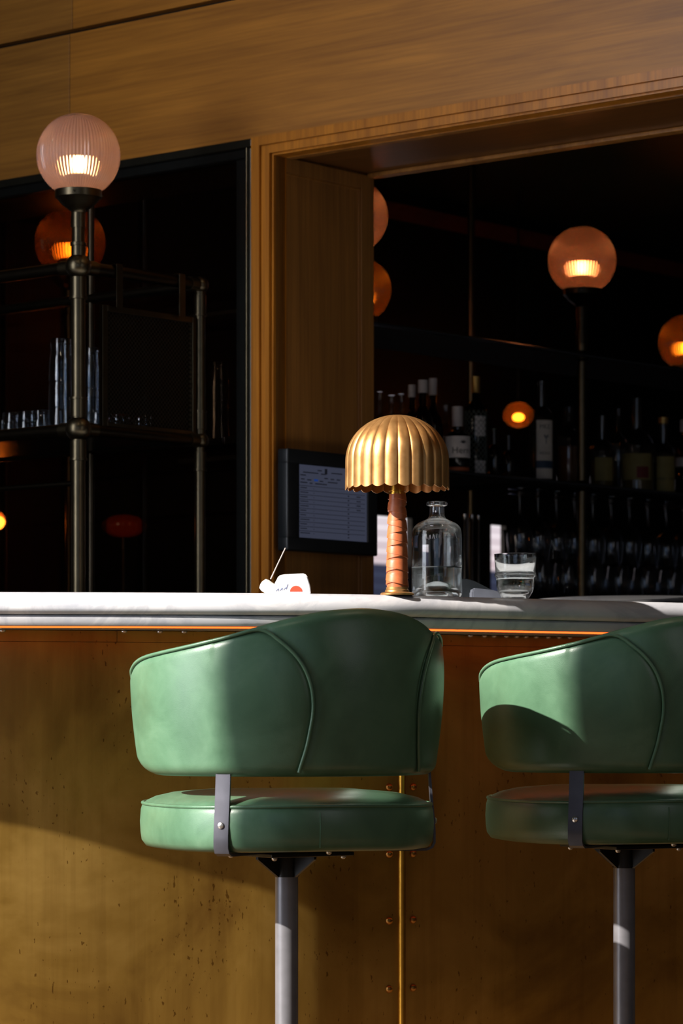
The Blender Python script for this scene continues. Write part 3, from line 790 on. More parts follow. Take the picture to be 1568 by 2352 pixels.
# ------------------------------------------------------------------ tumbler of water
p, n, _ = curve_at(1183, 0.094)
tg = thing('water_glass', 'clear stacking tumbler half full of water at the front of the counter', 'glass', (p.x, p.y, ZT))
k = p.y/F
def H2(py): return (1374-py)*k
def rx(px): return px*k
outer = [(0, 0.003), (rx(22), 0.0025), (rx(25), 0.0), (rx(30), 0.0008), (rx(40), H2(1356)), (rx(43.5), H2(1344)), (rx(43.5), H2(1325)), (rx(47.5), H2(1321)), (rx(47.5), H2(1315)), (rx(45.8), H2(1312)), (rx(48.5), H2(1270))]
inner = [(rx(46.8), H2(1270)), (rx(43.6), H2(1312)), (rx(43.6), H2(1318)), (rx(41.3), H2(1326)), (rx(41.3), H2(1343)), (rx(36), H2(1351)), (rx(20), H2(1356)), (0, H2(1357))]
mkobj('glass_body', lathe(B(), outer+inner, 64), 'glass', tg, angle=50)
wp = [(0, H2(1316)), (rx(44.0), H2(1316)), (rx(44.0), H2(1318.5)), (rx(41.8), H2(1326.5)), (rx(41.8), H2(1343.6)), (rx(36.4), H2(1351.8)), (rx(20), H2(1356.8)), (0, H2(1357.8))]
mkobj('water', lathe(B(), wp, 64), 'water', tg, angle=50)
# ------------------------------------------------------------------ card reader
p, n, _ = curve_at(1100, 0.20)
cr = thing('card_reader', 'black card terminal with grey paper cover lying behind the water bottle', 'card reader', (p.x, p.y, ZT), 0.1)
k = p.y/F
bm = B(); pts = [(-0.052, 0.0), (-0.052, 0.030), (-0.046, 0.0445), (-0.030, 0.0475), (-0.012, 0.043), (0.030, 0.022), (0.050, 0.014), (0.052, 0.0)]
prism(bm, pts, -0.005, 0.085, 'xz', 0.0025); mkobj('terminal_body', bm, 'black_plastic', cr, angle=40)
bm = B(); pts = [(-0.022, 0.0), (-0.022, 0.019), (-0.018, 0.026), (0.028, 0.021), (0.045, 0.012), (0.047, 0.0)]
prism(bm, pts, -0.045, -0.0055, 'xz', 0.003); mkobj('paper_cover', bm, 'grey_plastic', cr, angle=40)
bm = B()
for i in range(6): box(bm, -0.012+i*0.008, -0.0065+i*0.008, -0.04, -0.012, 0.0235-i*0.0012, 0.0262-i*0.0012, 0.0006)
mkobj('key_row', bm, 'black_plastic', cr, False)
# ------------------------------------------------------------------ black round tray
p, n, _ = curve_at(1440, 0.34)
tr = mkobj('serving_tray', lathe(B(), [(0, 0.0), (0.205, 0.0), (0.222, 0.006), (0.232, 0.0185), (0.2355, 0.020), (0.237, 0.0185), (0.230, 0.012), (0.224, 0.0095), (0.206, 0.004), (0, 0.004)], 96), 'tray', loc=(p.x+0.03, p.y+0.02, ZT), angle=50)
# profile above is given from the outer side inwards; the thing is one mesh
tag(tr, 'large round black serving tray at the right end of the counter', 'tray')
# ------------------------------------------------------------------ white carton and cap on the counter
p, n, _ = curve_at(668, 0.10)
k = p.y/F
wc = thing('paper_carton', 'small white paper carton with a red dot lying on the counter', 'carton', (p.x, p.y, ZT))
def cx(px): return (px-668)*k
def cz(py): return (1368-py)*k
bm = B(); pts = [(cx(616), 0), (cx(624), cz(1357)), (cx(640), cz(1326)), (cx(650), cz(1322.5)), (cx(699), cz(1320.5)), (cx(705), cz(1325)), (cx(712), cz(1348)), (cx(714), 0)]
prism(bm, pts, -0.016, 0.02, 'xz', 0.0018); mkobj('carton_body', bm, 'white', wc, angle=50)
bm = B(); pts = [(cx(680)+0.0125*math.cos(t), max(0.001, cz(1362)+0.0118*math.sin(t))) for t in [PI*i/16 for i in range(17)]]
prism(bm, pts, -0.0168, -0.0158, 'xz'); mkobj('red_dot', bm, 'red', wc, False)
bm = B()
for i, (a, b, c_, d_) in enumerate([(634, 1361, 639, 1355), (639, 1355, 640, 1361), (643, 1360, 648, 1353), (648, 1353, 647, 1359), (651, 1358, 657, 1352), (657, 1357, 661, 1345)]):
    tube(bm, [(cx(a), -0.0162, cz(b)), (cx(c_), -0.0162, cz(d_))], 0.0007, 5)
mkobj('printed_writing', bm, 'bluegrey', wc)
p2, n2, _ = curve_at(612, 0.125); k = p2.y/F
cp = thing('screw_cap', 'white round plastic cap with thin grey wire left of the carton', 'cap', (p2.x, p2.y, ZT))
ax = Vector((-0.42, -0.30, 0.55)).normalized(); q = Vector((0.75, 0, -0.66)).normalized()
bm = B(); lathe(bm, [(0, -0.012), (0.0125, -0.012), (0.0135, -0.010), (0.0135, 0.004), (0.0115, 0.0095), (0.006, 0.012), (0, 0.0125)], 36)
axis = Vector((-0.62, -0.25, 0.45)).normalized()
rm = axis.to_track_quat('Z', 'Y').to_matrix(); bmesh.ops.rotate(bm, verts=bm.verts, cent=(0, 0, 0), matrix=rm)
mnz = min(v.co.z for v in bm.verts)
for v in bm.verts: v.co.z -= mnz
mkobj('cap_body', bm, 'offwhite', cp, angle=40)
bm = B(); tube(bm, [((626-617)*k, 0.003, (1370-1334)*k), ((642-617)*k, 0.006, (1370-1300)*k), ((660-617)*k, 0.01, (1370-1262)*k)], 0.0012, 8); mkobj('wire', bm, 'wire', cp)
# ------------------------------------------------------------------ till screen on the jamb
ts = thing('till_screen', 'black framed till screen mounted on the oak jamb behind the lamp', 'screen', W(0.0, 0.0, 1.378), WROT)
bm = B()
def yz(y0, y1, z0, z1, x0, x1, bev=0.0): box(bm, x0, x1, y0, y1, z0-1.378, z1-1.378, bev)
bm = B()
v0, v1, z0, z1 = -0.006, 0.345, 1.252, 1.503; a0, a1, b0, b1 = 0.0407, 0.3046, 1.2865, 1.4665
XF = 0.054
yz(v0, v1, b1, z1, 0.02, XF, 0.004); yz(v0, v1, z0, b0, 0.02, XF, 0.004); yz(v0, a0, b0-.004, b1+.004, 0.02, XF, 0.004); yz(a1, v1, b0-.004, b1+.004, 0.02, XF, 0.004)
yz(0.07, 0.27, 1.29, 1.46, 0.0005, 0.03, 0.004)
mkobj('screen_housing', bm, 'black_plastic', ts, angle=40)
bm = B(); yz(a0-0.002, a1+0.002, b0-0.002, b1+0.002, 0.028, 0.050); dp = mkobj('display', bm, 'screen', ts, False)
bm = B(); XS = 0.0501
def ink(fv, fz, w_, h_):      # fraction across and down the display
    y = a0+(a1-a0)*fv; z = b1-(b1-b0)*fz
    yz(y, y+(a1-a0)*w_, z-(b1-b0)*h_, z, XS, XS+0.0006)
random.seed(3)
for (a, b, c_) in ((0.27, 0.055, 0.06), (0.47, 0.075, 0.16), (0.06, 0.095, 0.22), (0.32, 0.10, 0.07), (0.02, 0.135, 0.08), (0.37, 0.155, 0.05), (0.46, 0.16, 0.05), (0.55, 0.16, 0.05), (0.03, 0.19, 0.05), (0.12, 0.195, 0.06), (0.3, 0.20, 0.05), (0.42, 0.205, 0.14), (0.02, 0.235, 0.10), (0.155, 0.24, 0.04), (0.235, 0.24, 0.17)): ink(a, b, c_, 0.014)
ink(0.375, 0.03, 0.035, 0.075)
for i in range(11):
    f = 0.285+i*0.062
    ink(0.0, f, 0.97, 0.006); ink(0.02, f+0.025, 0.08+0.06*random.random(), 0.011)
    ink(0.715, f+0.085 if i < 9 else f+0.085-0.02*(i-8), 0.018, 0.018)
    if i < 4: ink(0.845, f+0.09, 0.06, 0.013)
    ink(0.21, f+0.03, 0.01, 0.008)
mkobj('screen_text', bm, 'screen_ink', dp, False)
bm = B(); ink(0.22, 0.185, 0.055, 0.028); mkobj('blue_button', bm, 'screen_blue', dp, False)
# ------------------------------------------------------------------ globe lamps on the pipe posts
GZ = 2.18
def globe_mesh(R=0.1, hi=True):
    bm = B(); NR = 72; seg = NR*(6 if hi else 4); K = 44; prof = []
    a1 = math.acos(-0.87)
    for i in range(K+1):
        q = a1*i/K; prof.append((R*math.sin(q) if i else 0, R*math.cos(q)))
    def rf(a, z, r): return r*(1+0.03*(math.cos(a*NR)-1)*0.5*min(1, r/R*1.3))
    lathe(bm, prof, seg, rfun=rf); return bm
def make_globe_lamp(mat='globe', bulb='bulb'):
    L = thing('globe_lamp', 'globe lamp', 'lamp')
    g = mkobj('globe', globe_mesh(), mat, L, angle=80); g.location = (0, 0, GZ-1.936)
    bm = B(); z0 = GZ-1.936
    lathe(bm, [(0, z0-0.034), (0.010, z0-0.034), (0.0165, z0-0.028), (0.0175, z0-0.018), (0.0165, z0-0.008), (0.010, z0-0.001), (0, z0)], 20); mkobj('bulb', bm, bulb, L)
    bm = B(); lathe(bm, [(0.0, z0-0.05), (0.010, z0-0.05), (0.010, z0-0.0345), (0, z0-0.0345)], 16); mkobj('bulb_socket', bm, 'dark_brass', L)
    bm = B(); zc = z0-0.087
    lathe(bm, [(0.0, zc-0.012), (0.052, zc-0.010), (0.052, zc+0.003), (0.056, zc+0.003), (0.056, zc-0.014), (0.050, zc-0.018), (0.040, zc-0.030), (0.026, zc-0.040), (0.018, zc-0.046), (0.0165, zc-0.05), (0, zc-0.05)], 40)
    c_ = mkobj('lamp_cup', bm, 'old_brass', L)
    for kk in range(3):
        a = math.radians(25+120*kk); bm = B(); tube(bm, [(0.053*math.cos(a), 0.053*math.sin(a), zc-0.006), (0.062*math.cos(a), 0.062*math.sin(a), zc-0.006)], 0.0022, 8); mkobj('thumb_screw', bm, 'dark_brass', c_)
    bm = B(); tube(bm, [(0, 0, 0.0), (0, 0, zc-0.045)], 0.0150, 20); mkobj('stem', bm, 'old_brass', L)
    bm = B(); lathe(bm, [(0.0145, zc-0.085), (0.0175, zc-0.085), (0.0175, zc-0.05), (0.0145, zc-0.05)], 24); mkobj('stem_collar', bm, 'old_brass', L)
    bm = B(); lathe(bm, [(0.0145, 0.028), (0.020, 0.029), (0.020, 0.036), (0.0175, 0.037), (0.0175, 0.0)], 24); mkobj('stem_collar', bm, 'old_brass', L)
    return L
G1 = Vector((-604/F*7.1, 7.1)); G3 = Vector((0.0245, 7.96)); G2 = Vector((552/F*8.73, 8.73))
def setmat(L, mp):
    for c in L.children:
        if stem(c.name) in mp: c.data = c.data.copy(); c.data.materials[0] = M[mp[stem(c.name)]]
def stem(n): return n.split('.')[0]
l1 = make_globe_lamp(); l1.location = (G1.x, G1.y, 1.936); l1['group'] = 'ribbed glass globe lamps'
l1['label'] = 'pink ribbed glass globe lamp on the brass corner post at upper left'
spec = [((G3.x, G3.y), 'globe_warm', 'bulb', 'salmon ribbed globe lamp half hidden by the oak jamb, upper of two'),
        ((G2.x, G2.y), 'globe_warm', 'bulb', 'salmon ribbed globe lamp on dark post above the bottle shelf at right'),
        ((161-784)/F*8.4*1.0, 8.4, 'globe_reflected'), ((825-784)/F*9.32, 9.32, 'globe_reflected'), ((1576-784)/F*10.63, 10.63, 'globe_reflected')]
l3 = copy_tree(l1); l3.location = (G3.x, G3.y, 1.936); l3['label'] = spec[0][3]; setmat(l3, {'globe': 'globe_warm'})
l2 = copy_tree(l1); l2.location = (G2.x, G2.y, 1.936); l2['label'] = spec[1][3]; setmat(l2, {'globe': 'globe_warm', 'lamp_cup': 'dark_brass', 'stem': 'dark_brass', 'stem_collar': 'dark_brass'})
for (x, y), lb in (((161, 8.4), 'dim amber globe standing for a mirror reflection, behind the smoked pane under the pink globe'), ((825, 9.32), 'dim copper globe standing for a mirror reflection, half hidden by the oak jamb, lower of two'), ((1576, 10.63), 'dim amber globe standing for a mirror reflection, cut off by the right edge of the picture')):  # added globes standing in for mirror reflections of the lamps
    L = copy_tree(l1); L.location = ((x-784)/F*y, y, 1.936); L['label'] = lb
    setmat(L, {'globe': 'globe_reflected', 'bulb': 'bulb_reflected', 'lamp_cup': 'dark_brass', 'stem': 'dark_brass', 'stem_collar': 'dark_brass'})
    # the post that carries it
    bm = B(); tube(bm, [(0, 0, -1.936), (0, 0, 0.0)], 0.014, 16); mkobj('post', bm, 'dark_brass', L)
def round_reflection(px, py, Y, r, label, bulb, sz=1.0, mat='globe_reflected', hang=True, bs=0.30):  # glowing globe built in place of a mirror reflection
    p = at(px, py, Y); L = thing('pendant_reflection' if hang else 'small_reflection', label, 'lamp', p)
    mkobj('globe', sphere(B(), (0, 0, 0), r, 1, 1, sz, 32), mat, L); mkobj('bulb', sphere(B(), (0, 0, -r*0.1), r*bs, 1, 1, 0.6, 24), bulb, L)
    bm = B()
    if hang: tube(bm, [(0, 0, r*sz*0.98), (0, 0, 2.70-p.z)], 0.004, 8)
    else: tube(bm, [(0, 0, -r*sz*0.98), (0, 0, -p.z)], 0.010, 12)
    mkobj('globe_rod', bm, 'black_steel', L)
    return L
round_reflection(1190, 953, 10.6, 0.055, 'small glowing amber globe standing for a far reflection between the bottles on the shelf', 'bulb_reflected', 0.85, hang=True)
round_reflection(-14, 1196, 8.6, 0.034, 'glowing amber globe standing for a reflection at the left edge just above the counter', 'bulb', 0.9, mat='globe_reflected', hang=False, bs=0.75)
M['red_reflected'] = emit('dull_red_glow', (1, 0.10, 0.01), 0.07)
round_reflection(285, 1208, 9.0, 0.070, 'dull red globe standing for a reflected glow low behind the smoked pane', 'red_reflected', 0.5, hang=False, bs=0.62)
# ------------------------------------------------------------------ brass pipe shelving at left
ZR1, ZR2 = 1.916, 1.529
PB = Vector((-0.351, 7.405)); PA = G1
AD = -UD
sh = thing('pipe_shelf', 'brass pipe shelving unit with mesh side panel at upper left', 'shelf', (PA.x, PA.y, 0))
def loc3(p, z): return (p.x-PA.x, p.y-PA.y, z)
def part(name, bm, mat, par=sh, angle=50): return mkobj(name, bm, mat, par, angle=angle)
for P, r, br in ((PA, 0.0180, 0.031), (PB, 0.0140, 0.0215)):
    po = part('post', tube(B(), [loc3(P, 0), loc3(P, ZR1)], r*0.95, 24), 'old_brass')
    for zj in (ZR1, ZR2):
        bm = B(); sphere(bm, loc3(P, zj), br, seg=28); part('ball_joint', bm, 'old_brass')
    cpos = [(ZR1-0.05, 0.05), (ZR2+0.05, 0.045), (ZR2-0.05, 0.045)]
    for zc, hh in cpos:
        bm = B(); c0 = loc3(P, 0)
        lathe(bm, [(r*0.9, zc-hh/2), (r*1.08, zc-hh/2+0.001), (r*1.08, zc+hh/2-0.001), (r*0.9, zc+hh/2)], 24, c0)
        e = zc-hh/2 if zc < ZR2 or zc > 1.7 else zc+hh/2
        lathe(bm, [(r*1.0, e-0.003), (r*1.22, e-0.0025), (r*1.22, e+0.0025), (r*1.0, e+0.003)], 24, c0)
        part('collar', bm, 'old_brass')
for z in (ZR1, ZR2):
    for P in (PA, PB):
        e = P+AD*1.5
        part('rail', tube(B(), [loc3(P, z), loc3(e, z)], 0.0150 if P is PA else 0.013, 18), 'dark_brass')
    part('rail', tube(B(), [loc3(PA, z), loc3(PB, z)], 0.0150, 18), 'dark_brass')
    # short fitting beside each ball
    for P, d, l in ((PA, AD, 0.055), (PA, (PB-PA).normalized(), 0.055), (PB, (PA-PB).normalized(), 0.04)):
        bm = B(); tube(bm, [loc3(P, z), loc3(P+d*l, z)], 0.0175, 20); part('rail_fitting', bm, 'old_brass')
# shelf plate at the lower level
bm = B(); q = [PA, PB, PB+AD*1.5, PA+AD*1.5]
for z0_ in (0,):
    vv = [[bm.verts.new(loc3(p, z)) for p in q] for z in (ZR2-0.006, ZR2+0.004)]
    bm.faces.new(vv[0][::-1]); bm.faces.new(vv[1])
    for i in range(4): bm.faces.new((vv[0][i], vv[0][(i+1) % 4], vv[1][(i+1) % 4], vv[1][i]))
part('shelf_plate', bm, 'black_steel', angle=20)
# perforated side panel hung between the posts
du = (PB-PA).normalized(); Lab = (PB-PA).length
def alongpx(px): q_ = on_line(PA, du, px); return (q_-PA).length
ta, tb = alongpx(232), alongpx(447)
ptop, pbot = zat(702, 7.17), ZR2+0.012
pn = Vector((0, 0)); rot = math.atan2(du.y, du.x)
pnl = mkobj('mesh_panel', box(B(), ta+0.012, tb-0.012, -0.0006, 0.0006, pbot+0.01, ptop-0.012), 'perforated', sh, False, (0, 0, 0), rot)
bm = B(); box(bm, ta, ta+0.016, -0.006, 0.006, pbot, ptop, 0.001); box(bm, tb-0.012, tb, -0.006, 0.006, pbot, ptop, 0.001)
box(bm, ta+0.0161, tb-0.0121, -0.006, 0.006, ptop-0.014, ptop, 0.001); box(bm, ta+0.0161, tb-0.0121, -0.006, 0.006, pbot, pbot+0.01, 0.001)
mkobj('panel_frame', bm, 'old_brass', pnl, False)
for px in (263, 407):
    t = alongpx(px); bm = B()
    box(bm, t-0.0105, t+0.0105, -0.0185, -0.0165, ptop-0.004, ZR1+0.016, 0.0006); box(bm, t-0.0105, t+0.0105, -0.0164, 0.0185, ZR1+0.0155, ZR1+0.0175, 0.0006)
    mkobj('hanger', bm, 'old_brass', sh, False, (0, 0, 0), rot)
# rear post and thin rails behind
PC = PB+AD*0.36
part('post', tube(B(), [loc3(on_line((PB.x, PB.y), (AD.x, AD.y), 209), 0), loc3(on_line((PB.x, PB.y), (AD.x, AD.y), 209), 2.2)], 0.0085, 14), 'dark_brass')
for z in (1.40,):
    part('rail', tube(B(), [loc3(PA+AD*0.02, z), loc3(PA+AD*1.5, z)], 0.006, 10), 'dark_brass')
# ------------------------------------------------------------------ drinking glasses on that shelf
def tumbler(bm, r, h, z=0, flip=False, c=(0, 0)):
    pr = [(0, 0.0), (r*0.80, 0.0), (r*0.84, h*0.05), (r*0.86, h*0.38), (r*0.93, h*0.42), (r*0.94, h*0.5), (r*0.98, h*0.9), (r, h), (r*0.94, h), (r*0.88, h*0.5), (r*0.80, h*0.4), (r*0.78, h*0.12), (0, h*0.10)]
    if flip: pr = [(a, h-b) for a, b in pr]
    lathe(bm, [(a, z+b) for a, b in pr], 32, (c[0], c[1], 0)); return bm
SZ = ZR2+0.004
def shelf_glass(px, dv, r, h, n, label, group='glasses on the pipe shelf', z=SZ):
    p = on_line((PA+BD*dv), AD, px)
    for i in range(n):
        zi = z+i*h*0.60
        o = mkobj('drinking_glass', tumbler(B(), r*(1-0.02*i), h*0.985, 0, True), 'thin_glass', loc=(p.x, p.y, zi), angle=40)
        tag(o, label[i] if isinstance(label, list) else label, 'glass', group)
T3 = lambda s: [s+', bottom of the stack', s+', middle of the stack', s+', top of the stack']
shelf_glass(140, 0.08, 0.032, 0.105, 3, T3('tall clear tumbler upside down left of the brass post'))
shelf_glass(214, 0.20, 0.032, 0.100, 3, T3('tall clear tumbler upside down between brass post and mesh panel'))
for px, nm in ((30, 'low clear tumbler upside down nearest the left edge on the shelf'), (64, 'low clear tumbler upside down, second from the left edge on the shelf'), (94, 'low clear tumbler upside down just left of the tall stack')):
    shelf_glass(px, 0.07, 0.031 if px != 94 else 0.024, 0.060, 1, nm)
for px, nm in ((12, 'small clear glass at the back of the shelf by the left edge'), (82, 'small clear glass at the back of the shelf behind the low tumblers'), (175, 'small clear glass at the back of the shelf behind the brass post')):
    shelf_glass(px, 0.17, 0.026, 0.058, 1, nm)
for px, nm in ((290, 'low glass behind the mesh panel on its left'), (335, 'low glass behind the middle of the mesh panel'), (385, 'low glass behind the mesh panel on its right')):
    p = PA+(PB-PA)*((px-200)/270)+AD*0.07
    o = mkobj('drinking_glass', tumbler(B(), 0.028, 0.05, 0, True), 'thin_glass', loc=(p.x, p.y, SZ), angle=40); tag(o, nm, 'glass', 'glasses on the pipe shelf')
# small wall shelf behind the pane carrying a second stack
p = at(500, 1010, 7.85)
ws = mkobj('wall_shelf', box(B(), -0.075, 0.10, -0.05, 0.05, -0.02, 0.0, 0.002), 'black_steel', None, False, (p.x, p.y, p.z), WROT)
tag(ws, 'short black shelf behind the smoked pane carrying stacked glasses', 'shelf')
for i, nm in enumerate(('bottom', 'middle', 'top')):
    o = mkobj('drinking_glass', tumbler(B(), 0.031, 0.10, 0, True), 'thin_glass', loc=(p.x, p.y, p.z+i*0.052), angle=40)
    tag(o, 'clear tumbler in the stack right of the mesh panel, '+nm+' one', 'glass', 'glasses behind the smoked pane')
# ------------------------------------------------------------------ back-bar shelving on the right
bs = thing('bottle_shelf', 'long dark back bar shelving on brass posts carrying the bottles', 'shelf', (0, 0, 0))
RO = Vector((G3.x, G3.y)); RD = (G2-G3).normalized(); RN = Vector((-RD.y, RD.x))      # RN points to the back (left-away)
def row(px, o_=0.0): return on_line(RO+RN*o_, RD, px)
def shelf_plate(z, d0, d1, th, name, mat):
    bm = B(); a, b = RO-RD*0.35, RO+RD*2.6
    q = [a+RN*d0, b+RN*d0, b+RN*d1, a+RN*d1]
    vv = [[bm.verts.new((p.x, p.y, zz)) for p in q] for zz in (z-th, z)]
    bm.faces.new(vv[0][::-1]); bm.faces.new(vv[1])
    for i in range(4): bm.faces.new((vv[0][i], vv[0][(i+1) % 4], vv[1][(i+1) % 4], vv[1][i]))
    return mkobj(name, bm, mat, bs, False)
shelf_plate(1.905, -0.012, 0.30, 0.010, 'shelf_board', 'shelf_steel')
shelf_plate(1.526, -0.012, 0.30, 0.012, 'shelf_board', 'shelf_steel')
for z in (1.905, 1.526):
    e = RO+RD*2.6; s_ = RO-RD*0.35
    mkobj('shelf_rail', tube(B(), [(s_.x-RN.x*0.016, s_.y-RN.y*0.016, z-0.004), (e.x-RN.x*0.016, e.y-RN.y*0.016, z-0.004)], 0.0055, 12), 'rail_steel', bs)
for P in (RO, G2, G2+RD*1.03):
    mkobj('post', tube(B(), [(P.x, P.y, 0), (P.x, P.y, 1.936)], 0.0135, 20), 'old_brass', bs)
    for z in (1.90, 1.52): mkobj('ball_joint', sphere(B(), (P.x, P.y, z), 0.021, seg=20), 'dark_brass', bs)
pm = at(1082, 760, 9.6)
mkobj('post', tube(B(), [(pm.x, pm.y, 0), (pm.x, pm.y, 2.70)], 0.011, 16), 'old_brass', bs)
SB = 1.5265
def bottle_prof(r, h, neck=0.30, nr=0.30, sh_=0.10, body=None):
    hb = h*(1-neck-sh_)
    o_ = [(0, 0.002), (r*0.9, 0), (r, 0.005), (r, hb), (r*0.93, hb+h*sh_*0.35), (r*0.6, hb+h*sh_*0.8), (r*nr, hb+h*sh_*1.1), (r*nr*0.92, h*0.97), (r*nr*1.1, h*0.972), (r*nr*1.1, h), (0, h)]
    return o_
def cyl_patch(bm, r, a0, a1, z0, z1, n=14):
    prev = None
    for i in range(n+1):
        a = a0+(a1-a0)*i/n; c_, s_ = math.cos(a), math.sin(a)
        rowv = [bm.verts.new((rr*c_, rr*s_, z)) for rr, z in ((r, z0), (r, z1), (r+0.0004, z1), (r+0.0004, z0))]
        if prev:
            for k in range(4): bm.faces.new((prev[k], rowv[k], rowv[(k+1) % 4], prev[(k+1) % 4]))
        else: bm.faces.new(rowv)
        prev = rowv
    bm.faces.new(prev[::-1]); return bm
def bottle(px, top, wpx, o_, label, mat, neck=0.30, nr=0.30, sh_=0.10, cap=None, capfrac=0.12, liquid=None, llev=0.6, parts=()):
    p = row(px, o_); k = p.y/F; r = wpx/2*k; h = zat(top, p.y)-SB
    L = thing('liquor_bottle', label, 'bottle', (p.x, p.y, SB), 0, 'bottles on the back bar shelf')
    pr = bottle_prof(r, h*(1-(capfrac*0.0)), neck, nr, sh_)
    mkobj('bottle_body', lathe(B(), pr, 32), mat, L, angle=45)
    if liquid:
        hb = h*(1-neck-sh_); z = min(llev*h, hb)
        mkobj('liquor', lathe(B(), [(0, 0.005), (r*0.9, 0.005), (r*0.93, 0.01), (r*0.93, z), (0, z)], 28), liquid, L, angle=45)
    if cap:
        c0 = h*(1-capfrac)
        mkobj('cap', lathe(B(), [(r*nr*1.12, c0), (r*nr*1.2, c0+0.001), (r*nr*1.2, h+0.001), (0, h+0.002)], 20), cap, L, angle=45)
    for (nm, mt, z0f, z1f, wf, df) in parts:
        bm = B(); a = -PI/2+df; cyl_patch(bm, r+0.0006, a-wf, a+wf, z0f*h, z1f*h); mkobj(nm, bm, mt, L, False)
    return L, r, h
def label_text(L, r, a, z, txt, size, mat='label_ink'):
    bm = text_bm(txt, size, lambda x, y: ((r+0.0014)*math.cos(a+x/r), (r+0.0014)*math.sin(a+x/r), z+y)); return mkobj('printed_writing', bm, mat, L, False)
M['liq_red'] = plain('dark_red_spirit', (0.07, 0.006, 0.004), 0.2)
M['liq_amber'] = plain('amber_spirit', (0.17, 0.055, 0.012), 0.25)
M['liq_gold'] = plain('golden_spirit', (0.16, 0.10, 0.02), 0.25)
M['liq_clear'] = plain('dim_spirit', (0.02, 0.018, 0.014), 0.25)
M['orange_band'] = plain('orange_label_band', (0.30, 0.07, 0.02), 0.6)
bottle(946, 885, 42, 0.10, 'dark red bottle with pale cap, leftmost of the three behind the lamp', 'thin_red', 0.32, 0.36, 0.16, 'cap_white', 0.14, 'liq_red', 0.6)
bottle(971, 874, 46, 0.05, 'dark red bottle with broad white cap, middle of the three behind the lamp', 'thin_red', 0.30, 0.42, 0.16, 'cap_white', 0.14, 'liq_red', 0.62)
bottle(994, 870, 46, 0.16, 'dark red bottle with white neck band, rightmost of the three behind the lamp', 'thin_red', 0.32, 0.36, 0.16, 'cap_white', 0.17, 'liq_red', 0.6)
for px, top, wd, o_, lb in ((872, 900, 34, 0.08, 'dim clear bottle against the oak jamb above the till screen'), (899, 908, 40, 0.15, 'dim clear bottle, second from the oak jamb'), (921, 905, 36, 0.22, 'dim clear bottle, third from the oak jamb'), (1024, 930, 36, 0.2, 'dim dark bottle between red bottles and white labelled bottle')):
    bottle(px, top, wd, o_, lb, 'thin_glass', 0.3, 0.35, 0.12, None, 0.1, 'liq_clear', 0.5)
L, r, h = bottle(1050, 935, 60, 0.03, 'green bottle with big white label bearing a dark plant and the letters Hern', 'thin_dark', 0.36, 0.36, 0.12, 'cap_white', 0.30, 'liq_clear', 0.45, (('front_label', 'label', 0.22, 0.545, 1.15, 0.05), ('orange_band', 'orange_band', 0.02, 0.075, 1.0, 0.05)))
label_text(L, r, -PI/2+0.28, 0.325*h, 'Hern', 0.026)
bm = B()
for i in range(7):
    t = math.radians(20+i*23.3); a = -PI/2+0.42
    pts = [(0, 0.0), (math.cos(t)*0.0105, math.sin(t)*0.009)]
    tube(bm, [((r+0.0014)*math.cos(a+x/r), (r+0.0014)*math.sin(a+x/r), 0.44*h+z) for x, z in pts], [0.0016, 0.0006], 6)
mkobj('plant_emblem', bm, 'label_ink', L)
L, r, h = bottle(1092, 866, 50, 0.10, 'dark green diamond patterned bottle with gold neck and two small labels', 'thin_dark', 0.24, 0.34, 0.10, 'cap_gold', 0.16, 'liq_clear', 0.6, (('upper_label', 'label', 0.405, 0.605, 0.55, 0.45), ('lower_label', 'label', 0.03, 0.165, 0.55, 0.45)))
label_text(L, r, -PI/2+0.5, 0.555*h, 'MEZC', 0.008)
bm = B()                                            # raised diamond net on the glass
for sg in (1, -1):
    for i in range(14):
        pts = []
        for j in range(25):
            t = j/24; a = -PI+i*2*PI/14*1+sg*t*PI*1.6; pts.append(((r+0.0006)*math.cos(a), (r+0.0006)*math.sin(a), 0.012+t*h*0.62))
        tube(bm, pts, 0.0009, 5)
mkobj('diamond_net', bm, plain('net_green', (0.10, 0.13, 0.12), 0.3), L)
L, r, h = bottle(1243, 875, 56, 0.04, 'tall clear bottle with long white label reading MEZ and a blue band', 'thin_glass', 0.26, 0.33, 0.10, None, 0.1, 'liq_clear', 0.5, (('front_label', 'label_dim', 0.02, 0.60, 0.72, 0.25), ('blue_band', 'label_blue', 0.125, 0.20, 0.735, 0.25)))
for ch in L.children:
    if stem(ch.name) == 'blue_band': ch.scale = (1.02, 1.02, 1)
label_text(L, r, -PI/2+0.22, 0.535*h, 'MEZ', 0.016); label_text(L, r, -PI/2+0.25, 0.27*h, 'MONT', 0.011)
bm = B(); a = -PI/2+0.32
for pts in ([(0, -0.016), (0, 0.0)], [(0, 0), (-0.005, 0.011)], [(0, 0), (0.005, 0.011)], [(-0.003, 0.004), (-0.006, 0.006)], [(0.003, 0.004), (0.007, 0.006)]):
    tube(bm, [((r+0.0014)*math.cos(a+x/r), (r+0.0014)*math.sin(a+x/r), 0.42*h+z) for x, z in pts], 0.0013, 6)
mkobj('tree_emblem', bm, 'label_blue', L)
bottle(1306, 935, 56, 0.08, 'squat amber bottle with round stopper just left of the right hand post', 'thin_glass', 0.28, 0.42, 0.10, None, 0.14, 'liq_amber', 0.5)
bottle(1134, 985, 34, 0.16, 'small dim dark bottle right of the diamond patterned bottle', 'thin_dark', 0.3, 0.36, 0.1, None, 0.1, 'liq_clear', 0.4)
bottle(1168, 1000, 36, 0.2, 'small dim dark bottle below the small amber globe', 'thin_dark', 0.3, 0.36, 0.1, None, 0.1, 'liq_clear', 0.4)
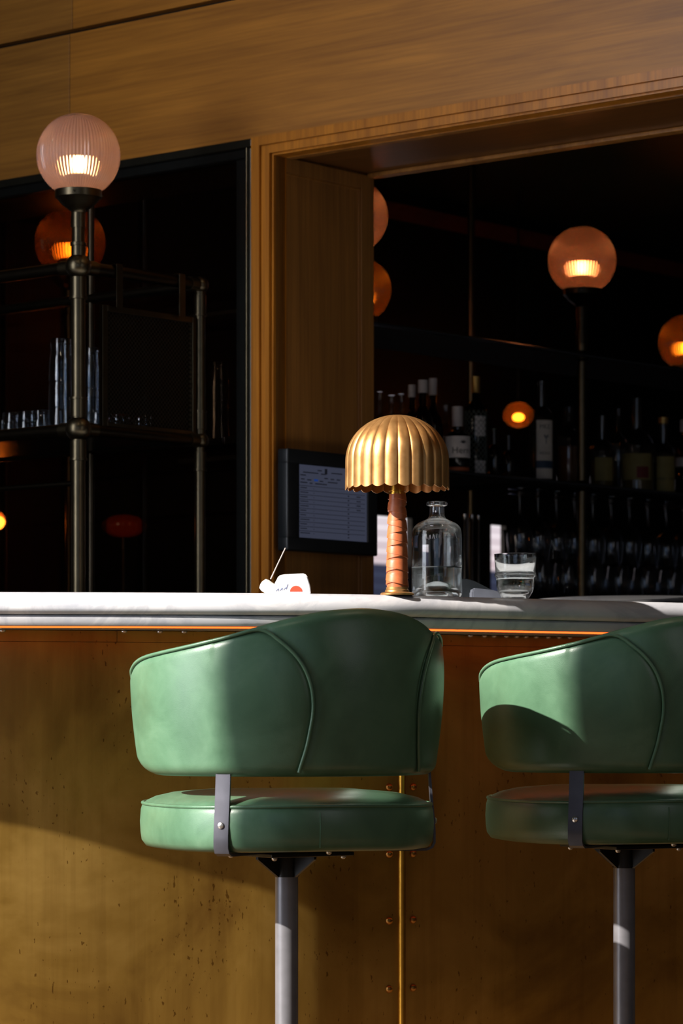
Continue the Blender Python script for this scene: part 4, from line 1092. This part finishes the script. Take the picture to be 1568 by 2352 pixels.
bottle(1382, 955, 56, 0.07, 'golden bottle just right of the right hand post', 'thin_glass', 0.34, 0.30, 0.14, None, 0.1, 'liq_gold', 0.38, (('front_label', 'label_yellow', 0.10, 0.42, 0.8, 0.1),))
L, r, h = bottle(1462, 915, 78, 0.07, 'large bellied bottle with yellow label and dark red seal', 'thin_glass', 0.34, 0.28, 0.16, None, 0.1, 'liq_gold', 0.4, (('front_label', 'label_yellow', 0.12, 0.40, 0.95, -0.1), ('red_seal', 'label_red', 0.14, 0.26, 0.35, 0.25)))
for ch in L.children:
    if stem(ch.name) == 'red_seal': ch.scale = (1.03, 1.03, 1)
bottle(1420, 940, 40, 0.2, 'clear bottle behind and between the golden and the bellied bottle', 'thin_glass', 0.3, 0.34, 0.1, None, 0.1, 'liq_clear', 0.4)
bottle(1523, 960, 54, 0.04, 'clear bottle with tall olive label near the right edge', 'thin_glass', 0.34, 0.36, 0.12, 'cap_gold', 0.08, 'liq_clear', 0.4, (('front_label', 'label_yellow', 0.0, 0.48, 0.9, 0.2), ('label_stripe', 'label_ink', 0.17, 0.20, 0.92, 0.2)))
bottle(1572, 965, 48, 0.06, 'dark bottle with white collar cut off by the right edge', 'thin_dark', 0.3, 0.38, 0.12, 'cap_white', 0.16, 'liq_clear', 0.4, (('front_label', 'label_dim', 0.38, 0.5, 0.8, -0.3),))
# ------------------------------------------------------------------ stemware under the shelf
gr_ = thing('glass_rack', 'black steel rack under the bottle shelf holding stemware', 'rack', (0, 0, 0))
for px0 in range(1172, 1600, 42):
    pa, pb_ = row(px0, 0.0), row(px0, 0.0)+RN*0.26
    mkobj('rack_rail', tube(B(), [(pa.x, pa.y, 1.5065), (pb_.x, pb_.y, 1.5065)], 0.003, 8), 'black_steel', gr_)
def wine_mesh(flip):
    pr = [(0, 0), (0.033, 0.0), (0.033, 0.002), (0.006, 0.006), (0.0038, 0.02), (0.0036, 0.075), (0.007, 0.083), (0.024, 0.098), (0.036, 0.122), (0.038, 0.145), (0.034, 0.178), (0.031, 0.196), (0.030, 0.196), (0.0325, 0.178), (0.0365, 0.145), (0.034, 0.122), (0.022, 0.10), (0, 0.088)]
    if flip: pr = [(a, 0.0-b) for a, b in pr]
    me = lathe(B(), pr, 28); return me
wg = None; cnt = 0
for i, px in enumerate(range(1193, 1605, 42)):
    for j, o_ in enumerate((0.05, 0.16)):
        p = row(px, o_)
        if wg is None: wg = o = mkobj('wine_glass', wine_mesh(True), 'thin_glass', angle=50)
        else: o = wg.copy(); COL.objects.link(o)
        o.location = (p.x, p.y, 1.5030); o.scale = (1, 1, 0.97+0.02*((i+j) % 3)); cnt += 1
        tag(o, 'clear wine glass hanging upside down under the bottle shelf in the '+('front row' if j == 0 else 'rear row'), 'wine glass', ('front' if j == 0 else 'rear')+' row of hanging wine glasses')
bc = mkobj('back_counter', box(B(), -0.4, 2.6, -0.05, 0.42, 0, 1.10, 0.003), 'black_steel', None, False, (RO.x, RO.y, 0), math.atan2(RD.y, RD.x))
tag(bc, 'low black back bar cabinet standing under the hanging glasses', 'cabinet')
ws0 = None
for i, px in enumerate(range(1180, 1600, 30)):
    p = row(px, 0.05+0.10*(i % 2))
    if ws0 is None: ws0 = o = mkobj('wine_glass', wine_mesh(False), 'thin_glass', angle=50)
    else: o = ws0.copy(); COL.objects.link(o)
    o.location = (p.x, p.y, 1.1005)
    tag(o, 'clear wine glass standing upright on the back bar cabinet', 'wine glass', 'standing wine glasses')
# dark shaker and chrome tap columns in front of the rear glowing panels
for px, nm in ((1067, 'thin chrome tap column nearest the water bottle'), (1083, 'thin chrome tap column, middle of three'), (1098, 'thin chrome tap column nearest the water glass')):
    p = row(px, 0.1); o = mkobj('tap_column', lathe(B(), [(0, 0), (0.011, 0), (0.011, 0.004), (0.0045, 0.01), (0.0045, 0.30), (0.006, 0.302), (0.006, 0.32), (0, 0.322)], 20), 'steel', loc=(p.x, p.y, 1.1002), angle=40)
    tag(o, nm, 'tap', 'chrome tap columns')
p = row(1180, 0.24); o = mkobj('decanter', lathe(B(), [(0, 0), (0.05, 0), (0.058, 0.02), (0.060, 0.07), (0.052, 0.11), (0.036, 0.14), (0.030, 0.17), (0.030, 0.27), (0.034, 0.30), (0, 0.30)], 32), 'black_steel', loc=(p.x, p.y, 1.1002), angle=50)
tag(o, 'dark round bellied decanter silhouetted against the glowing panel in the rear wall', 'decanter')
